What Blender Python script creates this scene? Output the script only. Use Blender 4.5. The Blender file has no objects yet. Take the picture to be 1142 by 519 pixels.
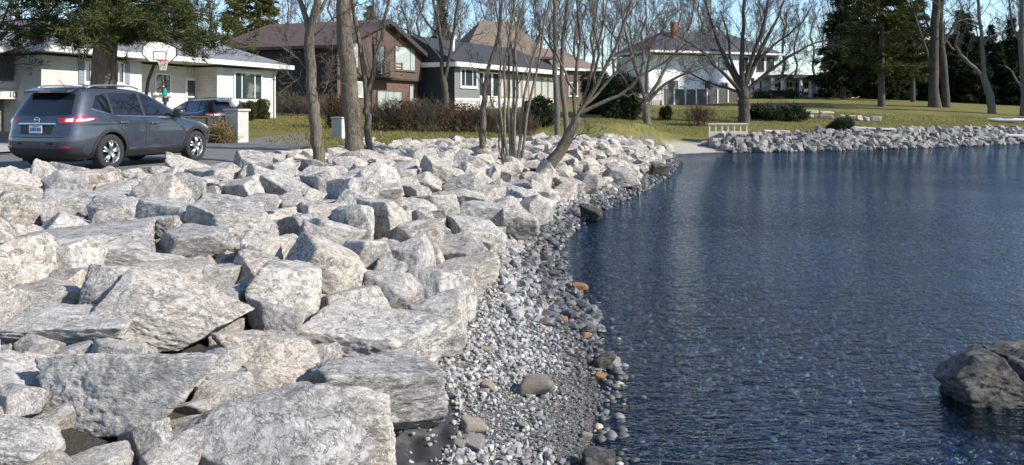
import bpy, bmesh, math, random
import numpy as np
from mathutils import Vector, Matrix
from mathutils.bvhtree import BVHTree

# ------------------------------------------------------------------ camera, sky, sun, exposure
scene = bpy.context.scene
R = math.radians
FPX, HZ, CX, HC = 870.0, 121.0, 571.0, 2.6          # focal length / horizon row / centre column in photo pixels, eye height over the lake
cam_d = bpy.data.cameras.new('camera'); cam = bpy.data.objects.new('camera', cam_d)
scene.collection.objects.link(cam); scene.camera = cam
cam.location = (0, 0, HC); cam.rotation_euler = (R(90), 0, 0)
cam_d.sensor_width = 36.0; cam_d.lens = 36.0 * FPX / 1142.0
cam_d.shift_y = -(259.5 - HZ) / 1142.0
cam_d.clip_start = 0.05; cam_d.clip_end = 3000
SUN_AZ, SUN_EL = R(107), R(33)                        # azimuth clockwise from +Y
world = bpy.data.worlds.new('World'); scene.world = world; world.use_nodes = True
wn = world.node_tree.nodes; wl = world.node_tree.links
sky = wn.new('ShaderNodeTexSky'); sky.sky_type = 'NISHITA'; sky.sun_disc = False
sky.sun_elevation = SUN_EL; sky.sun_rotation = SUN_AZ
sky.air_density = 1.0; sky.dust_density = 0.1; sky.ozone_density = 3.5
wn['Background'].inputs[1].default_value = 0.145
wl.new(sky.outputs[0], wn['Background'].inputs[0])
sun_d = bpy.data.lights.new('sun', 'SUN'); sun = bpy.data.objects.new('sun', sun_d); scene.collection.objects.link(sun)
sun_d.energy = 4.6; sun_d.angle = R(0.55); sun_d.color = (1.0, 0.93, 0.83)
sdir = Vector((math.sin(SUN_AZ) * math.cos(SUN_EL), math.cos(SUN_AZ) * math.cos(SUN_EL), math.sin(SUN_EL)))
sun.rotation_euler = sdir.to_track_quat('Z', 'Y').to_euler()
vs = scene.view_settings
vs.view_transform = 'Standard'; vs.look = 'None'; vs.gamma = 1.0; vs.use_curve_mapping = False; vs.exposure = 0.55
scene.cycles.max_bounces = 6; scene.cycles.transparent_max_bounces = 12
scene.cycles.caustics_reflective = False; scene.cycles.caustics_refractive = False
scene.cycles.use_denoising = True

rng = np.random.default_rng(7); random.seed(7)
COL = scene.collection

# ------------------------------------------------------------------ small library
def ray(px, py): return np.array([(px - CX) / FPX, 1.0, (HZ - py) / FPX])
def at(px, py, D): r = ray(px, py); return np.array([r[0] * D, D, HC + r[2] * D])

def smooth(a, b, x):
    t = np.clip((x - a) / (b - a), 0, 1); return t * t * (3 - 2 * t)

def _hash(ix, iy, iz, seed):
    h = (ix * 374761393 + iy * 668265263 + iz * 1440662683 + seed * 974634777) & 0xFFFFFFFF
    h = ((h ^ (h >> 13)) * 1274126177) & 0xFFFFFFFF
    h = ((h ^ (h >> 16)) * 2246822519) & 0xFFFFFFFF
    return (h ^ (h >> 15)) & 0xFFFFFFFF
def noise3(p, seed=0):
    p = np.asarray(p, float); i = np.floor(p).astype(np.int64); f = p - i
    u = f * f * f * (f * (f * 6 - 15) + 10); out = 0
    for dx in (0, 1):
        for dy in (0, 1):
            for dz in (0, 1):
                h = _hash(i[:, 0] + dx, i[:, 1] + dy, i[:, 2] + dz, seed)
                gx = (h & 1023) / 511.5 - 1; gy = ((h >> 10) & 1023) / 511.5 - 1; gz = ((h >> 20) & 1023) / 511.5 - 1
                w = (u[:, 0] if dx else 1 - u[:, 0]) * (u[:, 1] if dy else 1 - u[:, 1]) * (u[:, 2] if dz else 1 - u[:, 2])
                out = out + w * (gx * (f[:, 0] - dx) + gy * (f[:, 1] - dy) + gz * (f[:, 2] - dz))
    return out * 1.25
def fbm(p, oct=4, seed=0, lac=2.03, gain=0.5):
    a, s, o = 1.0, 0.0, 0.0; p = np.asarray(p, float)
    for k in range(oct): o = o + a * noise3(p + 17.3 * k, seed + k); p = p * lac; a *= gain
    return o

def link(o, parent=None):
    COL.objects.link(o)
    if parent is not None: o.parent = parent
    return o
def tag(o, label=None, cat=None, group=None, kind=None):
    if label: o['label'] = label
    if cat: o['category'] = cat
    if group: o['group'] = group
    if kind: o['kind'] = kind
    return o
def empty(name, loc=(0, 0, 0), rz=0.0):
    o = bpy.data.objects.new(name, None); o.location = tuple(loc); o.rotation_euler = (0, 0, rz); o.empty_display_size = 0.3
    return link(o)
def copy_tree(o, parent=None):
    c = o.copy(); COL.objects.link(c); c.parent = parent
    for ch in list(o.children): copy_tree(ch, c)
    return c

def mesh_np(name, V, F, mat=None, smooth_=True, cols=None):
    """V (n,3); F list/array of tris or quads (n,3|4), or a list of such arrays"""
    if isinstance(F, np.ndarray): F = [F]
    me = bpy.data.meshes.new(name)
    V = np.asarray(V, np.float32)
    loops = np.concatenate([np.asarray(f, np.int32).ravel() for f in F if len(f)])
    tot = np.concatenate([np.full(len(f), f.shape[1], np.int32) for f in F if len(f)])
    me.vertices.add(len(V)); me.vertices.foreach_set('co', V.ravel())
    me.loops.add(len(loops)); me.loops.foreach_set('vertex_index', loops)
    st = np.concatenate([[0], np.cumsum(tot)[:-1]]).astype(np.int32)
    me.polygons.add(len(tot)); me.polygons.foreach_set('loop_start', st)
    try: me.polygons.foreach_set('loop_total', tot)
    except Exception: pass
    me.update(calc_edges=True); me.validate()
    me.polygons.foreach_set('use_smooth', np.full(len(me.polygons), bool(smooth_)))
    if cols is not None:
        a = me.color_attributes.new('Col', 'FLOAT_COLOR', 'POINT')
        c = np.ones((len(V), 4), np.float32); c[:, :3] = cols; a.data.foreach_set('color', c.ravel())
    if mat: me.materials.append(mat)
    me.update()
    return me

class MB:
    """collects shapes; build() links them as one mesh object"""
    def __init__(s): s.V = []; s.F3 = []; s.F4 = []; s.n = 0
    def add(s, V, F):
        V = np.asarray(V, float)
        for f in (F if isinstance(F, list) else [F]):
            f = np.asarray(f, np.int64)
            if len(f): (s.F3 if f.shape[1] == 3 else s.F4).append(f + s.n)
        s.V.append(V); s.n += len(V); return s
    def box(s, x0, x1, y0, y1, z0, z1, rz=0.0, piv=None):
        V = np.array([[x0, y0, z0], [x1, y0, z0], [x1, y1, z0], [x0, y1, z0], [x0, y0, z1], [x1, y0, z1], [x1, y1, z1], [x0, y1, z1]], float)
        if rz:
            c, sn = math.cos(rz), math.sin(rz); p = np.array(piv if piv is not None else [(x0 + x1) / 2, (y0 + y1) / 2]); d = V[:, :2] - p
            V[:, :2] = p + np.c_[d[:, 0] * c - d[:, 1] * sn, d[:, 0] * sn + d[:, 1] * c]
        return s.add(V, np.array([[0, 3, 2, 1], [4, 5, 6, 7], [0, 1, 5, 4], [1, 2, 6, 5], [2, 3, 7, 6], [3, 0, 4, 7]]))
    def prism(s, poly, y0, y1, axis='y'):
        """polygon in (x,z) pulled along y (axis='y'), in (x,y) along z ('z') or in (y,z) along x ('x'); fan-capped"""
        n = len(poly); P = np.asarray(poly, float)
        def emb(v):
            if axis == 'y': return np.c_[P[:, 0], np.full(n, v), P[:, 1]]
            if axis == 'z': return np.c_[P[:, 0], P[:, 1], np.full(n, v)]
            return np.c_[np.full(n, v), P[:, 0], P[:, 1]]
        V = np.r_[emb(y0), emb(y1)]
        q = np.array([[i, (i + 1) % n, (i + 1) % n + n, i + n] for i in range(n)])
        t = np.array([[0, i + 1, i] for i in range(1, n - 1)] + [[n, n + i, n + i + 1] for i in range(1, n - 1)])
        return s.add(V, [q, t])
    def poly(s, pts):
        n = len(pts); return s.add(pts, [np.array([[0, i, i + 1] for i in range(1, n - 1)])])
    def tube(s, pts, rad, k=6, cap=True):
        V, F = tube_np(pts, rad, k); n0 = len(V); s.add(V, F)
        return s
    def cyl(s, c, r, h, k=20, axis='z', r2=None):
        r2 = r if r2 is None else r2; a = np.arange(k) * 2 * math.pi / k
        ring = np.c_[np.cos(a), np.sin(a)]
        def emb(rr, t):
            z = np.full(k, t)
            return {'z': np.c_[ring * rr, z], 'y': np.c_[ring[:, 0] * rr, z, ring[:, 1] * rr], 'x': np.c_[z, ring * rr]}[axis]
        V = np.r_[emb(r, -h / 2), emb(r2, h / 2)] + np.asarray(c, float)
        q = np.array([[i, (i + 1) % k, (i + 1) % k + k, i + k] for i in range(k)])
        t = np.array([[0, i + 1, i] for i in range(1, k - 1)] + [[k, k + i, k + i + 1] for i in range(1, k - 1)])
        return s.add(V, [q, t])
    def data(s):
        F = []
        if s.F3: F.append(np.concatenate(s.F3))
        if s.F4: F.append(np.concatenate(s.F4))
        return np.concatenate(s.V), F
    def build(s, name, mat, parent=None, smooth_=False, bevel=0.0):
        V, F = s.data(); me = mesh_np(name, V, F, mat, smooth_)
        bm = bmesh.new(); bm.from_mesh(me); bmesh.ops.recalc_face_normals(bm, faces=bm.faces); bm.to_mesh(me); bm.free()
        o = link(bpy.data.objects.new(name, me), parent)
        if bevel:
            m = o.modifiers.new('bevel', 'BEVEL'); m.width = bevel; m.segments = 2; m.limit_method = 'ANGLE'
        return o

def tube_np(pts, rad, k=6):
    pts = np.asarray(pts, float); n = len(pts); rad = np.broadcast_to(np.asarray(rad, float), (n,))
    t = np.gradient(pts, axis=0) if n > 1 else np.array([[0, 0, 1.]]); t /= (np.linalg.norm(t, axis=1)[:, None] + 1e-9)
    ref = np.array([0.31, 0.95, 0.05]) if abs(t[0, 1]) < .8 else np.array([1., 0, 0])
    a = np.cross(t, ref); a /= (np.linalg.norm(a, axis=1)[:, None] + 1e-9); b = np.cross(t, a)
    ang = np.arange(k) * 2 * math.pi / k
    V = (pts[:, None, :] + rad[:, None, None] * (np.cos(ang)[None, :, None] * a[:, None, :] + np.sin(ang)[None, :, None] * b[:, None, :])).reshape(-1, 3)
    i = np.arange(n - 1)[:, None] * k; j = np.arange(k)[None, :]; j2 = (j + 1) % k
    F = np.stack([i + j, i + j2, i + k + j2, i + k + j], -1).reshape(-1, 4)
    c0 = np.array([[0, m, m + 1] for m in range(1, k - 1)]); e = (n - 1) * k
    c1 = np.array([[e, e + m + 1, e + m] for m in range(1, k - 1)])
    return V, [F, np.r_[c0, c1]]

_ico = {}
def ico(sub):
    if sub not in _ico:
        bm = bmesh.new(); bmesh.ops.create_icosphere(bm, subdivisions=sub, radius=1.0)
        V = np.array([v.co[:] for v in bm.verts]); F = np.array([[v.index for v in f.verts] for f in bm.faces]); bm.free()
        _ico[sub] = (V / np.linalg.norm(V, axis=1)[:, None], F)
    return _ico[sub]

# ------------------------------------------------------------------ materials
class N:
    """node helper"""
    def __init__(s, name):
        s.m = bpy.data.materials.new(name); s.m.use_nodes = True; s.t = s.m.node_tree; s.t.nodes.clear()
        s.out = s.n('ShaderNodeOutputMaterial')
    def n(s, typ, **kw):
        nd = s.t.nodes.new(typ)
        for k, v in kw.items(): setattr(nd, k, v)
        return nd
    def l(s, a, b): s.t.links.new(a, b); return s
    def set(s, sock, v):
        if hasattr(v, 'node'): s.l(v, sock)
        else:
            if isinstance(v, (tuple, list)) and len(v) == 3 and sock.type == 'RGBA': v = (*v, 1)
            sock.default_value = v
    def tex(s, coord='Object', scale=(1, 1, 1), rot=(0, 0, 0)):
        tc = s.n('ShaderNodeTexCoord'); mp = s.n('ShaderNodeMapping'); mp.inputs['Scale'].default_value = scale; mp.inputs['Rotation'].default_value = rot
        s.l(tc.outputs[coord], mp.inputs[0]); return mp.outputs[0]
    def geo(s, scale=(1, 1, 1)):
        g = s.n('ShaderNodeNewGeometry'); mp = s.n('ShaderNodeMapping'); mp.inputs['Scale'].default_value = scale
        s.l(g.outputs['Position'], mp.inputs[0]); return mp.outputs[0]
    def noise(s, vec, scale, detail=4, rough=.55, dist=0.0):
        nd = s.n('ShaderNodeTexNoise'); s.l(vec, nd.inputs['Vector']); nd.inputs['Scale'].default_value = scale
        nd.inputs['Detail'].default_value = detail; nd.inputs['Roughness'].default_value = rough; nd.inputs['Distortion'].default_value = dist
        return nd.outputs['Fac']
    def vor(s, vec, scale, feature='F1', out='Distance'):
        nd = s.n('ShaderNodeTexVoronoi', feature=feature); s.l(vec, nd.inputs['Vector']); nd.inputs['Scale'].default_value = scale
        return nd.outputs[out]
    def ramp(s, fac, stops):
        nd = s.n('ShaderNodeValToRGB'); e = nd.color_ramp.elements
        while len(e) < len(stops): e.new(0.5)
        for k, (p, c) in enumerate(stops):
            e[k].position = p; e[k].color = (c, c, c, 1) if not hasattr(c, '__len__') else (*c, 1)
        s.l(fac, nd.inputs[0]); return nd.outputs[0]
    def mix(s, fac, a, b, mode='MIX'):
        nd = s.n('ShaderNodeMix', data_type='RGBA', blend_type=mode)
        s.set(nd.inputs[0], fac); s.set(nd.inputs[6], a); s.set(nd.inputs[7], b); return nd.outputs[2]
    def math(s, op, a, b=0.0, c=None):
        nd = s.n('ShaderNodeMath', operation=op); s.set(nd.inputs[0], a); s.set(nd.inputs[1], b)
        if c is not None: s.set(nd.inputs[2], c)
        return nd.outputs[0]
    def bump(s, h, strength=.3, dist=.02, normal=None):
        nd = s.n('ShaderNodeBump'); nd.inputs['Strength'].default_value = strength; nd.inputs['Distance'].default_value = dist
        s.l(h, nd.inputs['Height'])
        if normal is not None: s.l(normal, nd.inputs['Normal'])
        return nd.outputs[0]
    def bsdf(s, col, rough=.7, metal=0.0, normal=None, **kw):
        b = s.n('ShaderNodeBsdfPrincipled'); s.set(b.inputs['Base Color'], col); s.set(b.inputs['Roughness'], rough); s.set(b.inputs['Metallic'], metal)
        if normal is not None: s.l(normal, b.inputs['Normal'])
        for k, v in kw.items(): s.set(b.inputs[k.replace('_', ' ')], v)
        s.l(b.outputs[0], s.out.inputs[0]); return s.m

M = {}
def simple(name, col, rough=.7, var=.12, scale=6, bump=.15, metal=0.0, coord='Object', **kw):
    """colour with soft mottling and a little relief"""
    k = N(name); v = k.tex(coord); n = k.noise(v, scale, 5, .6)
    c = k.mix(n, tuple(x * (1 - var) for x in col), tuple(min(1, x * (1 + var)) for x in col))
    nm = k.bump(k.noise(v, scale * 6, 3), bump, .01) if bump else None
    M[name] = k.bsdf(c, rough, metal, nm, **kw); return M[name]

def rock_material(name, base=(.475, .45, .42), dark=(.26, .245, .225), white=(.68, .665, .64), scale=1.0):
    k = N(name); v0 = k.tex('Object'); oi = k.n('ShaderNodeObjectInfo')
    add = k.n('ShaderNodeVectorMath', operation='ADD'); k.l(v0, add.inputs[0])
    sc = k.n('ShaderNodeVectorMath', operation='SCALE'); sc.inputs[0].default_value = (37, 91, 53); k.l(oi.outputs['Random'], sc.inputs['Scale'])
    k.l(sc.outputs[0], add.inputs[1]); v = add.outputs[0]
    big = k.ramp(k.noise(v, 2.2 * scale, 5, .6, .6), [(.38, 0), (.60, 1)])
    c = k.mix(big, dark, base)
    warm = k.ramp(k.noise(v, 1.1 * scale, 3), [(.45, 0), (.7, 1)])
    c = k.mix(k.math('MULTIPLY', warm, .5), c, (.48, .42, .36))
    # crystalline scratches: thin ridges of stretched noise
    st = k.n('ShaderNodeMapping'); st.inputs['Scale'].default_value = (1, 1.25, 1.1); st.inputs['Rotation'].default_value = (.5, .3, .8); k.l(v, st.inputs[0])
    n1 = k.noise(st.outputs[0], 13 * scale, 6, .70, .45)
    scr = k.ramp(n1, [(.50, 0), (.58, 1)])
    c = k.mix(k.math('MULTIPLY', scr, .6), c, white)
    vein = k.ramp(k.math('ABSOLUTE', k.math('SUBTRACT', k.noise(v, 2.6 * scale, 6, .6, .9), .5)), [(0, 1), (.011, 0)])
    c = k.mix(k.math('MULTIPLY', vein, .6), c, white)
    crk = k.ramp(k.math('ABSOLUTE', k.math('SUBTRACT', k.noise(st.outputs[0], 4.5 * scale, 7, .65, .6), .5)), [(0, 1), (.012, 0)])
    c = k.mix(k.math('MULTIPLY', crk, .55), c, (.13, .12, .11))
    grit = k.noise(v, 55 * scale, 3, .7)
    c = k.mix(.55, c, k.ramp(grit, [(.3, .25), (.7, .75)]), 'OVERLAY')
    tint = k.ramp(oi.outputs['Random'], [(0, (.70, .70, .71)), (.3, (.92, .91, .90)), (.7, (1, .99, .97)), (1, (.95, .88, .80))])
    c = k.mix(1.0, c, tint, 'MULTIPLY')
    h = k.math('ADD', k.math('MULTIPLY', n1, .8), k.math('MULTIPLY', grit, .35))
    h = k.math('SUBTRACT', h, k.math('MULTIPLY', crk, .6))
    M[name] = k.bsdf(c, .9, 0, k.bump(h, .75, .03), Specular_IOR_Level=.25); return M[name]
# ------------------------------------------------------------------ terrain heights
SHORE = np.array([(9, -8), (3.2, -1), (.95, 3.2), (.52, 5.0), (.55, 5.7), (.64, 6.3), (.81, 7.3), (.84, 8.7), (.80, 10.3), (.60, 12.6), (.72, 15.2), (1.73, 19),
                  (3.46, 23.3), (6, 30.6), (8.0, 38), (9.3, 43.8), (12.4, 46), (16.8, 47), (26, 51), (38, 58), (60, 72), (110, 95), (400, 170)], float)
LAKE = np.r_[SHORE, [[400, -90], [30, -90]]]
def shore_dist(x, y):
    """signed distance to the water's edge, positive on land"""
    x = np.asarray(x, float).ravel(); y = np.asarray(y, float).ravel(); d = np.full(len(x), 1e9)
    for (ax, ay), (bx, by) in zip(SHORE[:-1], SHORE[1:]):
        ex, ey = bx - ax, by - ay; t = np.clip(((x - ax) * ex + (y - ay) * ey) / (ex * ex + ey * ey), 0, 1)
        d = np.minimum(d, np.hypot(x - ax - t * ex, y - ay - t * ey))
    ins = np.zeros(len(x), bool); n = len(LAKE)
    for i in range(n):
        (ax, ay), (bx, by) = LAKE[i], LAKE[(i + 1) % n]
        if ay != by: ins ^= ((ay > y) != (by > y)) & (x < (bx - ax) * (y - ay) / (by - ay) + ax)
    return np.where(ins, -d, d)
CP = np.array([(-8, 16, 1.3), (-12, 16, 1.32), (-22, 12, 1.4), (-14, 25, 1.32), (-9, 27, 1.3), (-20, 22, 1.35), (-30, 25, 1.6), (-5, 12, 1.12), (-4, 18, 1.12), (-10, 5, 1.15), (-4, 3, 1.0),
               (-11.8, 33, 1.34), (-7.5, 33, 1.4), (-3.5, 36, 1.35), (-22, 37, 1.7), (-18.5, 38, 1.8), (-14.4, 49, 2.05), (-8.5, 43, 1.62), (-9, 57, 2.0), (-5, 66, 2.2), (-12, 55, 2.1), (-30, 50, 2.3),
               (0, 42, 1.38), (3, 43, 1.7), (5.2, 45, 1.95), (7.4, 47, 1.75), (9, 48.8, 1.3), (1, 50, 1.75), (4, 62, 2.2), (10.6, 49, .75), (-4.8, 66, 2.4), (4.3, 81, 2.9), (10, 60, 1.9), (14, 56, 1.55), (12, 75, 2.6),
               (16.5, 55.5, 1.5), (20, 53, 1.15), (30, 57, 1.1), (40, 63, .95), (22, 90, 3.25), (30, 100, 4.0), (42, 100, 3.9), (25, 66, 2.0), (36, 72, 2.0), (45, 80, 2.7), (52, 78, 2.1), (60, 88, 2.4),
               (60, 140, 4.4), (0, 140, 4.2), (-60, 100, 4), (-80, 20, 2.5), (120, 140, 4), (-40, -10, 1.5)], float)
def _U(r2): return np.where(r2 > 0, r2 * np.log(r2 + 1e-12), 0)
def _tps():
    n = len(CP); d2 = ((CP[:, None, :2] - CP[None, :, :2]) ** 2).sum(-1); K = _U(d2) + np.eye(n) * 4.0
    Pm = np.c_[np.ones(n), CP[:, :2]]; A = np.block([[K, Pm], [Pm.T, np.zeros((3, 3))]])
    return np.linalg.solve(A, np.r_[CP[:, 2], 0, 0, 0])
_W = _tps()
def tps(x, y):
    cx = np.clip(x, -90, 130); cy = np.clip(y, -15, 150); out = _W[-3] + _W[-2] * cx + _W[-1] * cy
    for i in range(len(CP)): out = out + _W[i] * _U((cx - CP[i, 0]) ** 2 + (cy - CP[i, 1]) ** 2)
    return np.clip(out, .5, 5.5)
# rocky foreland edge: left of this line lies road and grass
ROCK_EDGE = np.array([(-40, 6), (-14, 9.5), (-10.2, 13.2), (-8.0, 14.6), (-6.95, 16.5), (-6.3, 19), (-6.4, 23), (-4.6, 27.5), (-2.0, 32.2), (1.0, 36), (3.4, 38.8), (6.0, 41.2), (8.4, 43.4)])
def ground_z(x, y):
    sh = np.shape(x); x = np.asarray(x, float).ravel(); y = np.asarray(y, float).ravel()
    d = shore_dist(x, y); T = tps(x, y)
    near = np.interp(d, [0, .5, 1.3, 2.1, 3.0, 4.5, 8], [0, .10, .27, .58, .88, .98, 1.04])
    far = np.interp(d, [0, .4, 2.3], [0, .12, .85]); beach = np.interp(d, [0, 1, 5], [0, .12, .6])
    b = smooth(8.2, 9.6, x) * smooth(40, 44, y); f = smooth(12.2, 13.2, x) * smooth(40, 44, y)
    prof = near * (1 - b) + b * (beach * (1 - f) + far * f); w0 = (5.5 - 3.9 * smooth(40, 43.5, y)) * (1 - b) + b * (3.0 * (1 - f) + 1.9 * f); w1 = w0 * 1.7
    k = np.clip((d - w0) / (w1 - w0), 0, 1); k = k * k * (3 - 2 * k)
    z = prof * (1 - k) + T * k
    bed = -np.interp(-d, [0, 1, 3, 8, 20, 60], [0.01, .12, .28, .7, 1.6, 3.2])
    z = np.where(d < 0, bed, z)
    return z.reshape(sh)
def gz(x, y): return float(ground_z(np.array([x]), np.array([y]))[0])
def hit(px, py, lift=0.0, d0=2.0, d1=160.0):
    """first point where the view ray meets the ground raised by lift"""
    D = np.concatenate([np.arange(d0, 30, .03), np.arange(30, d1, .15)]); r = ray(px, py)
    g = ground_z(r[0] * D, D) + lift; z = HC + r[2] * D; k = np.argmax(z <= g)
    return np.array([r[0] * D[k], D[k], z[k] - lift])
def edge_x(y): return np.interp(y, ROCK_EDGE[:, 1], ROCK_EDGE[:, 0])

# ------------------------------------------------------------------ ground, lake bed, water
def spaced(lo, hi, segs):
    out = [lo]
    for end, step in segs:
        while out[-1] + step < end: out.append(out[-1] + step)
    out.append(hi); return np.array(out)
gx = spaced(-700, 900, [(-60, 60), (-26, 2), (-12, .7), (16, .33), (46, .6), (90, 3), (900, 70)])
gy = spaced(-120, 1500, [(-10, 22), (2, 1.5), (48, .36), (75, .8), (120, 2.5), (200, 10), (1500, 110)])
GX, GY = np.meshgrid(gx, gy); GZ = ground_z(GX, GY)
GZ = GZ + .02 * fbm(np.c_[GX.ravel() * .8, GY.ravel() * .8, GZ.ravel() * 0], 3).reshape(GZ.shape) * (GZ > .3)
def grid_faces(nx, ny):
    i = np.arange(ny - 1)[:, None] * nx + np.arange(nx - 1)[None, :]
    return np.stack([i, i + 1, i + nx + 1, i + nx], -1).reshape(-1, 4)

def ground_material():
    k = N('ground_soil_and_lawn'); p = k.geo()
    at_ = k.n('ShaderNodeAttribute', attribute_name='Col'); sp = k.n('ShaderNodeSeparateColor'); k.l(at_.outputs['Color'], sp.inputs[0])
    n1 = k.noise(p, .35, 4, .6); n2 = k.noise(p, 2.6, 5, .65); n3 = k.noise(p, 26, 4, .7); n4 = k.noise(p, 110, 2, .7)
    g = k.mix(k.ramp(n1, [(.35, 0), (.65, 1)]), (.128, .138, .036), (.235, .20, .075))
    g = k.mix(k.math('MULTIPLY', k.ramp(n2, [(.4, 0), (.7, 1)]), .7), g, (.115, .118, .032))
    g = k.mix(k.math('MULTIPLY', k.ramp(n3, [(.45, 0), (.75, 1)]), .55), g, (.34, .28, .12))
    g = k.mix(k.math('MULTIPLY', k.ramp(n4, [(.5, 0), (.75, 1)]), .5), g, (.05, .055, .014))
    soil = k.mix(n3, (.06, .052, .042), (.15, .13, .11)); soil = k.mix(k.ramp(n4, [(.35, 0), (.6, 1)]), (.055, .05, .043), soil)
    gv = k.n('ShaderNodeSeparateColor'); k.l(k.vor(p, 62, 'F1', 'Color'), gv.inputs[0]); shingle = k.mix(gv.outputs[0], (.15, .148, .143), (.48, .47, .45)); shingle = k.mix(k.ramp(k.vor(p, 62), [(.3, 0), (.62, 1)]), shingle, (.085, .082, .08))
    sand = k.mix(n3, (.40, .36, .30), (.56, .52, .45))
    wp = k.n('ShaderNodeVectorMath', operation='ADD'); k.l(p, wp.inputs[0]); nz = k.n('ShaderNodeTexNoise'); nz.inputs['Scale'].default_value = 3.5; k.l(p, nz.inputs['Vector']); ws = k.n('ShaderNodeVectorMath', operation='SCALE'); k.l(nz.outputs['Color'], ws.inputs[0]); ws.inputs['Scale'].default_value = .22; k.l(ws.outputs[0], wp.inputs[1]); vb = k.vor(wp.outputs[0], 10, 'F1', 'Color'); vs_ = k.n('ShaderNodeSeparateColor'); k.l(vb, vs_.inputs[0]); vd = k.vor(wp.outputs[0], 10, 'F1', 'Distance')
    bed = k.ramp(vs_.outputs[0], [(0, (.10, .11, .12)), (.45, (.24, .24, .235)), (.8, (.36, .34, .29)), (.96, (.42, .32, .19)), (1, (.6, .55, .44))])
    bed = k.mix(k.ramp(vd, [(.35, 0), (.6, 1)]), bed, (.03, .033, .036))
    bed = k.mix(k.ramp(k.noise(p, .7, 4, .6), [(.35, .55), (.65, .0)]), bed, (.05, .052, .052)); bed = k.mix(k.math('MULTIPLY', k.ramp(k.noise(p, 5, 4, .6), [(.5, 0), (.7, 1)]), .6), bed, (.03, .033, .034))
    c = k.mix(sp.outputs[0], soil, g); c = k.mix(sp.outputs[1], c, shingle); c = k.mix(sp.outputs[2], c, bed)
    al = k.n('ShaderNodeAttribute', attribute_name='Sand'); c = k.mix(al.outputs['Fac'], c, sand)
    h = k.math('ADD', n3, k.math('MULTIPLY', n4, .6)); M['ground'] = k.bsdf(c, .95, 0, k.bump(h, .8, .05), Specular_IOR_Level=.1)
    return M['ground']
dd = shore_dist(GX, GY).reshape(GX.shape)
ex = edge_x(GY); left = smooth(.2, 1.0, (ex - GX)) * (GY > 9)
grass = np.where(GX < 9.6, np.where(GY < 43.4, left, smooth(.9, 1.6, dd)), smooth(2.0, 2.7, dd))
sandm = smooth(9.0, 9.8, GX) * (1 - smooth(12.6, 13.0, GX)) * smooth(.1, .3, dd) * (1 - smooth(3.2, 3.8, dd)) * (GY > 42)
shing = (1 - smooth(1.6, 2.4, dd)) * (dd > -.02); bedm = smooth(.02, -.06, dd)
V = np.c_[GX.ravel(), GY.ravel(), GZ.ravel()]
me = mesh_np('ground', V, grid_faces(len(gx), len(gy)), ground_material(), True, np.c_[grass.ravel(), shing.ravel(), bedm.ravel()])
sa = me.attributes.new('Sand', 'FLOAT', 'POINT'); sa.data.foreach_set('value', sandm.ravel().astype(np.float32))
tag(link(bpy.data.objects.new('ground', me)), kind='structure')

def water_material():
    k = N('lake_water'); p = k.geo((1.0, 2.2, 1))
    w = k.math('ADD', k.math('MULTIPLY', k.noise(p, 3.4, 3, .55, .4), 1.0), k.math('MULTIPLY', k.noise(k.geo((1, 1.7, 1)), 14, 2, .5, .3), .40))
    w = k.math('ADD', w, k.math('MULTIPLY', k.noise(k.geo((1, 1.3, 1)), 38, 2, .5), .10))
    patch = k.ramp(k.noise(k.geo((.4, 1, 1)), .16, 3), [(.3, .28), (.7, 1.0)])
    nm = k.bump(k.math('MULTIPLY', w, patch), 1.0, .085)
    fr = k.n('ShaderNodeFresnel'); fr.inputs[0].default_value = 1.34; k.l(nm, fr.inputs['Normal'])
    gl = k.n('ShaderNodeBsdfGlossy'); gl.inputs['Roughness'].default_value = .035; gl.inputs['Color'].default_value = (.78, .90, 1, 1); k.l(nm, gl.inputs['Normal'])
    tr = k.n('ShaderNodeBsdfTransparent'); tr.inputs['Color'].default_value = (.66, .81, .96, 1)
    mx = k.n('ShaderNodeMixShader'); k.l(fr.outputs[0], mx.inputs[0]); k.l(tr.outputs[0], mx.inputs[1]); k.l(gl.outputs[0], mx.inputs[2])
    k.l(mx.outputs[0], k.out.inputs[0]); return k.m
wm = mesh_np('lake', np.array([(-2.5, -100, 0), (900, -100, 0), (900, 700, 0), (-2.5, 700, 0)], float), np.array([[0, 1, 2, 3]]), water_material(), False)
tag(link(bpy.data.objects.new('lake', wm)), kind='structure')

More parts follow.
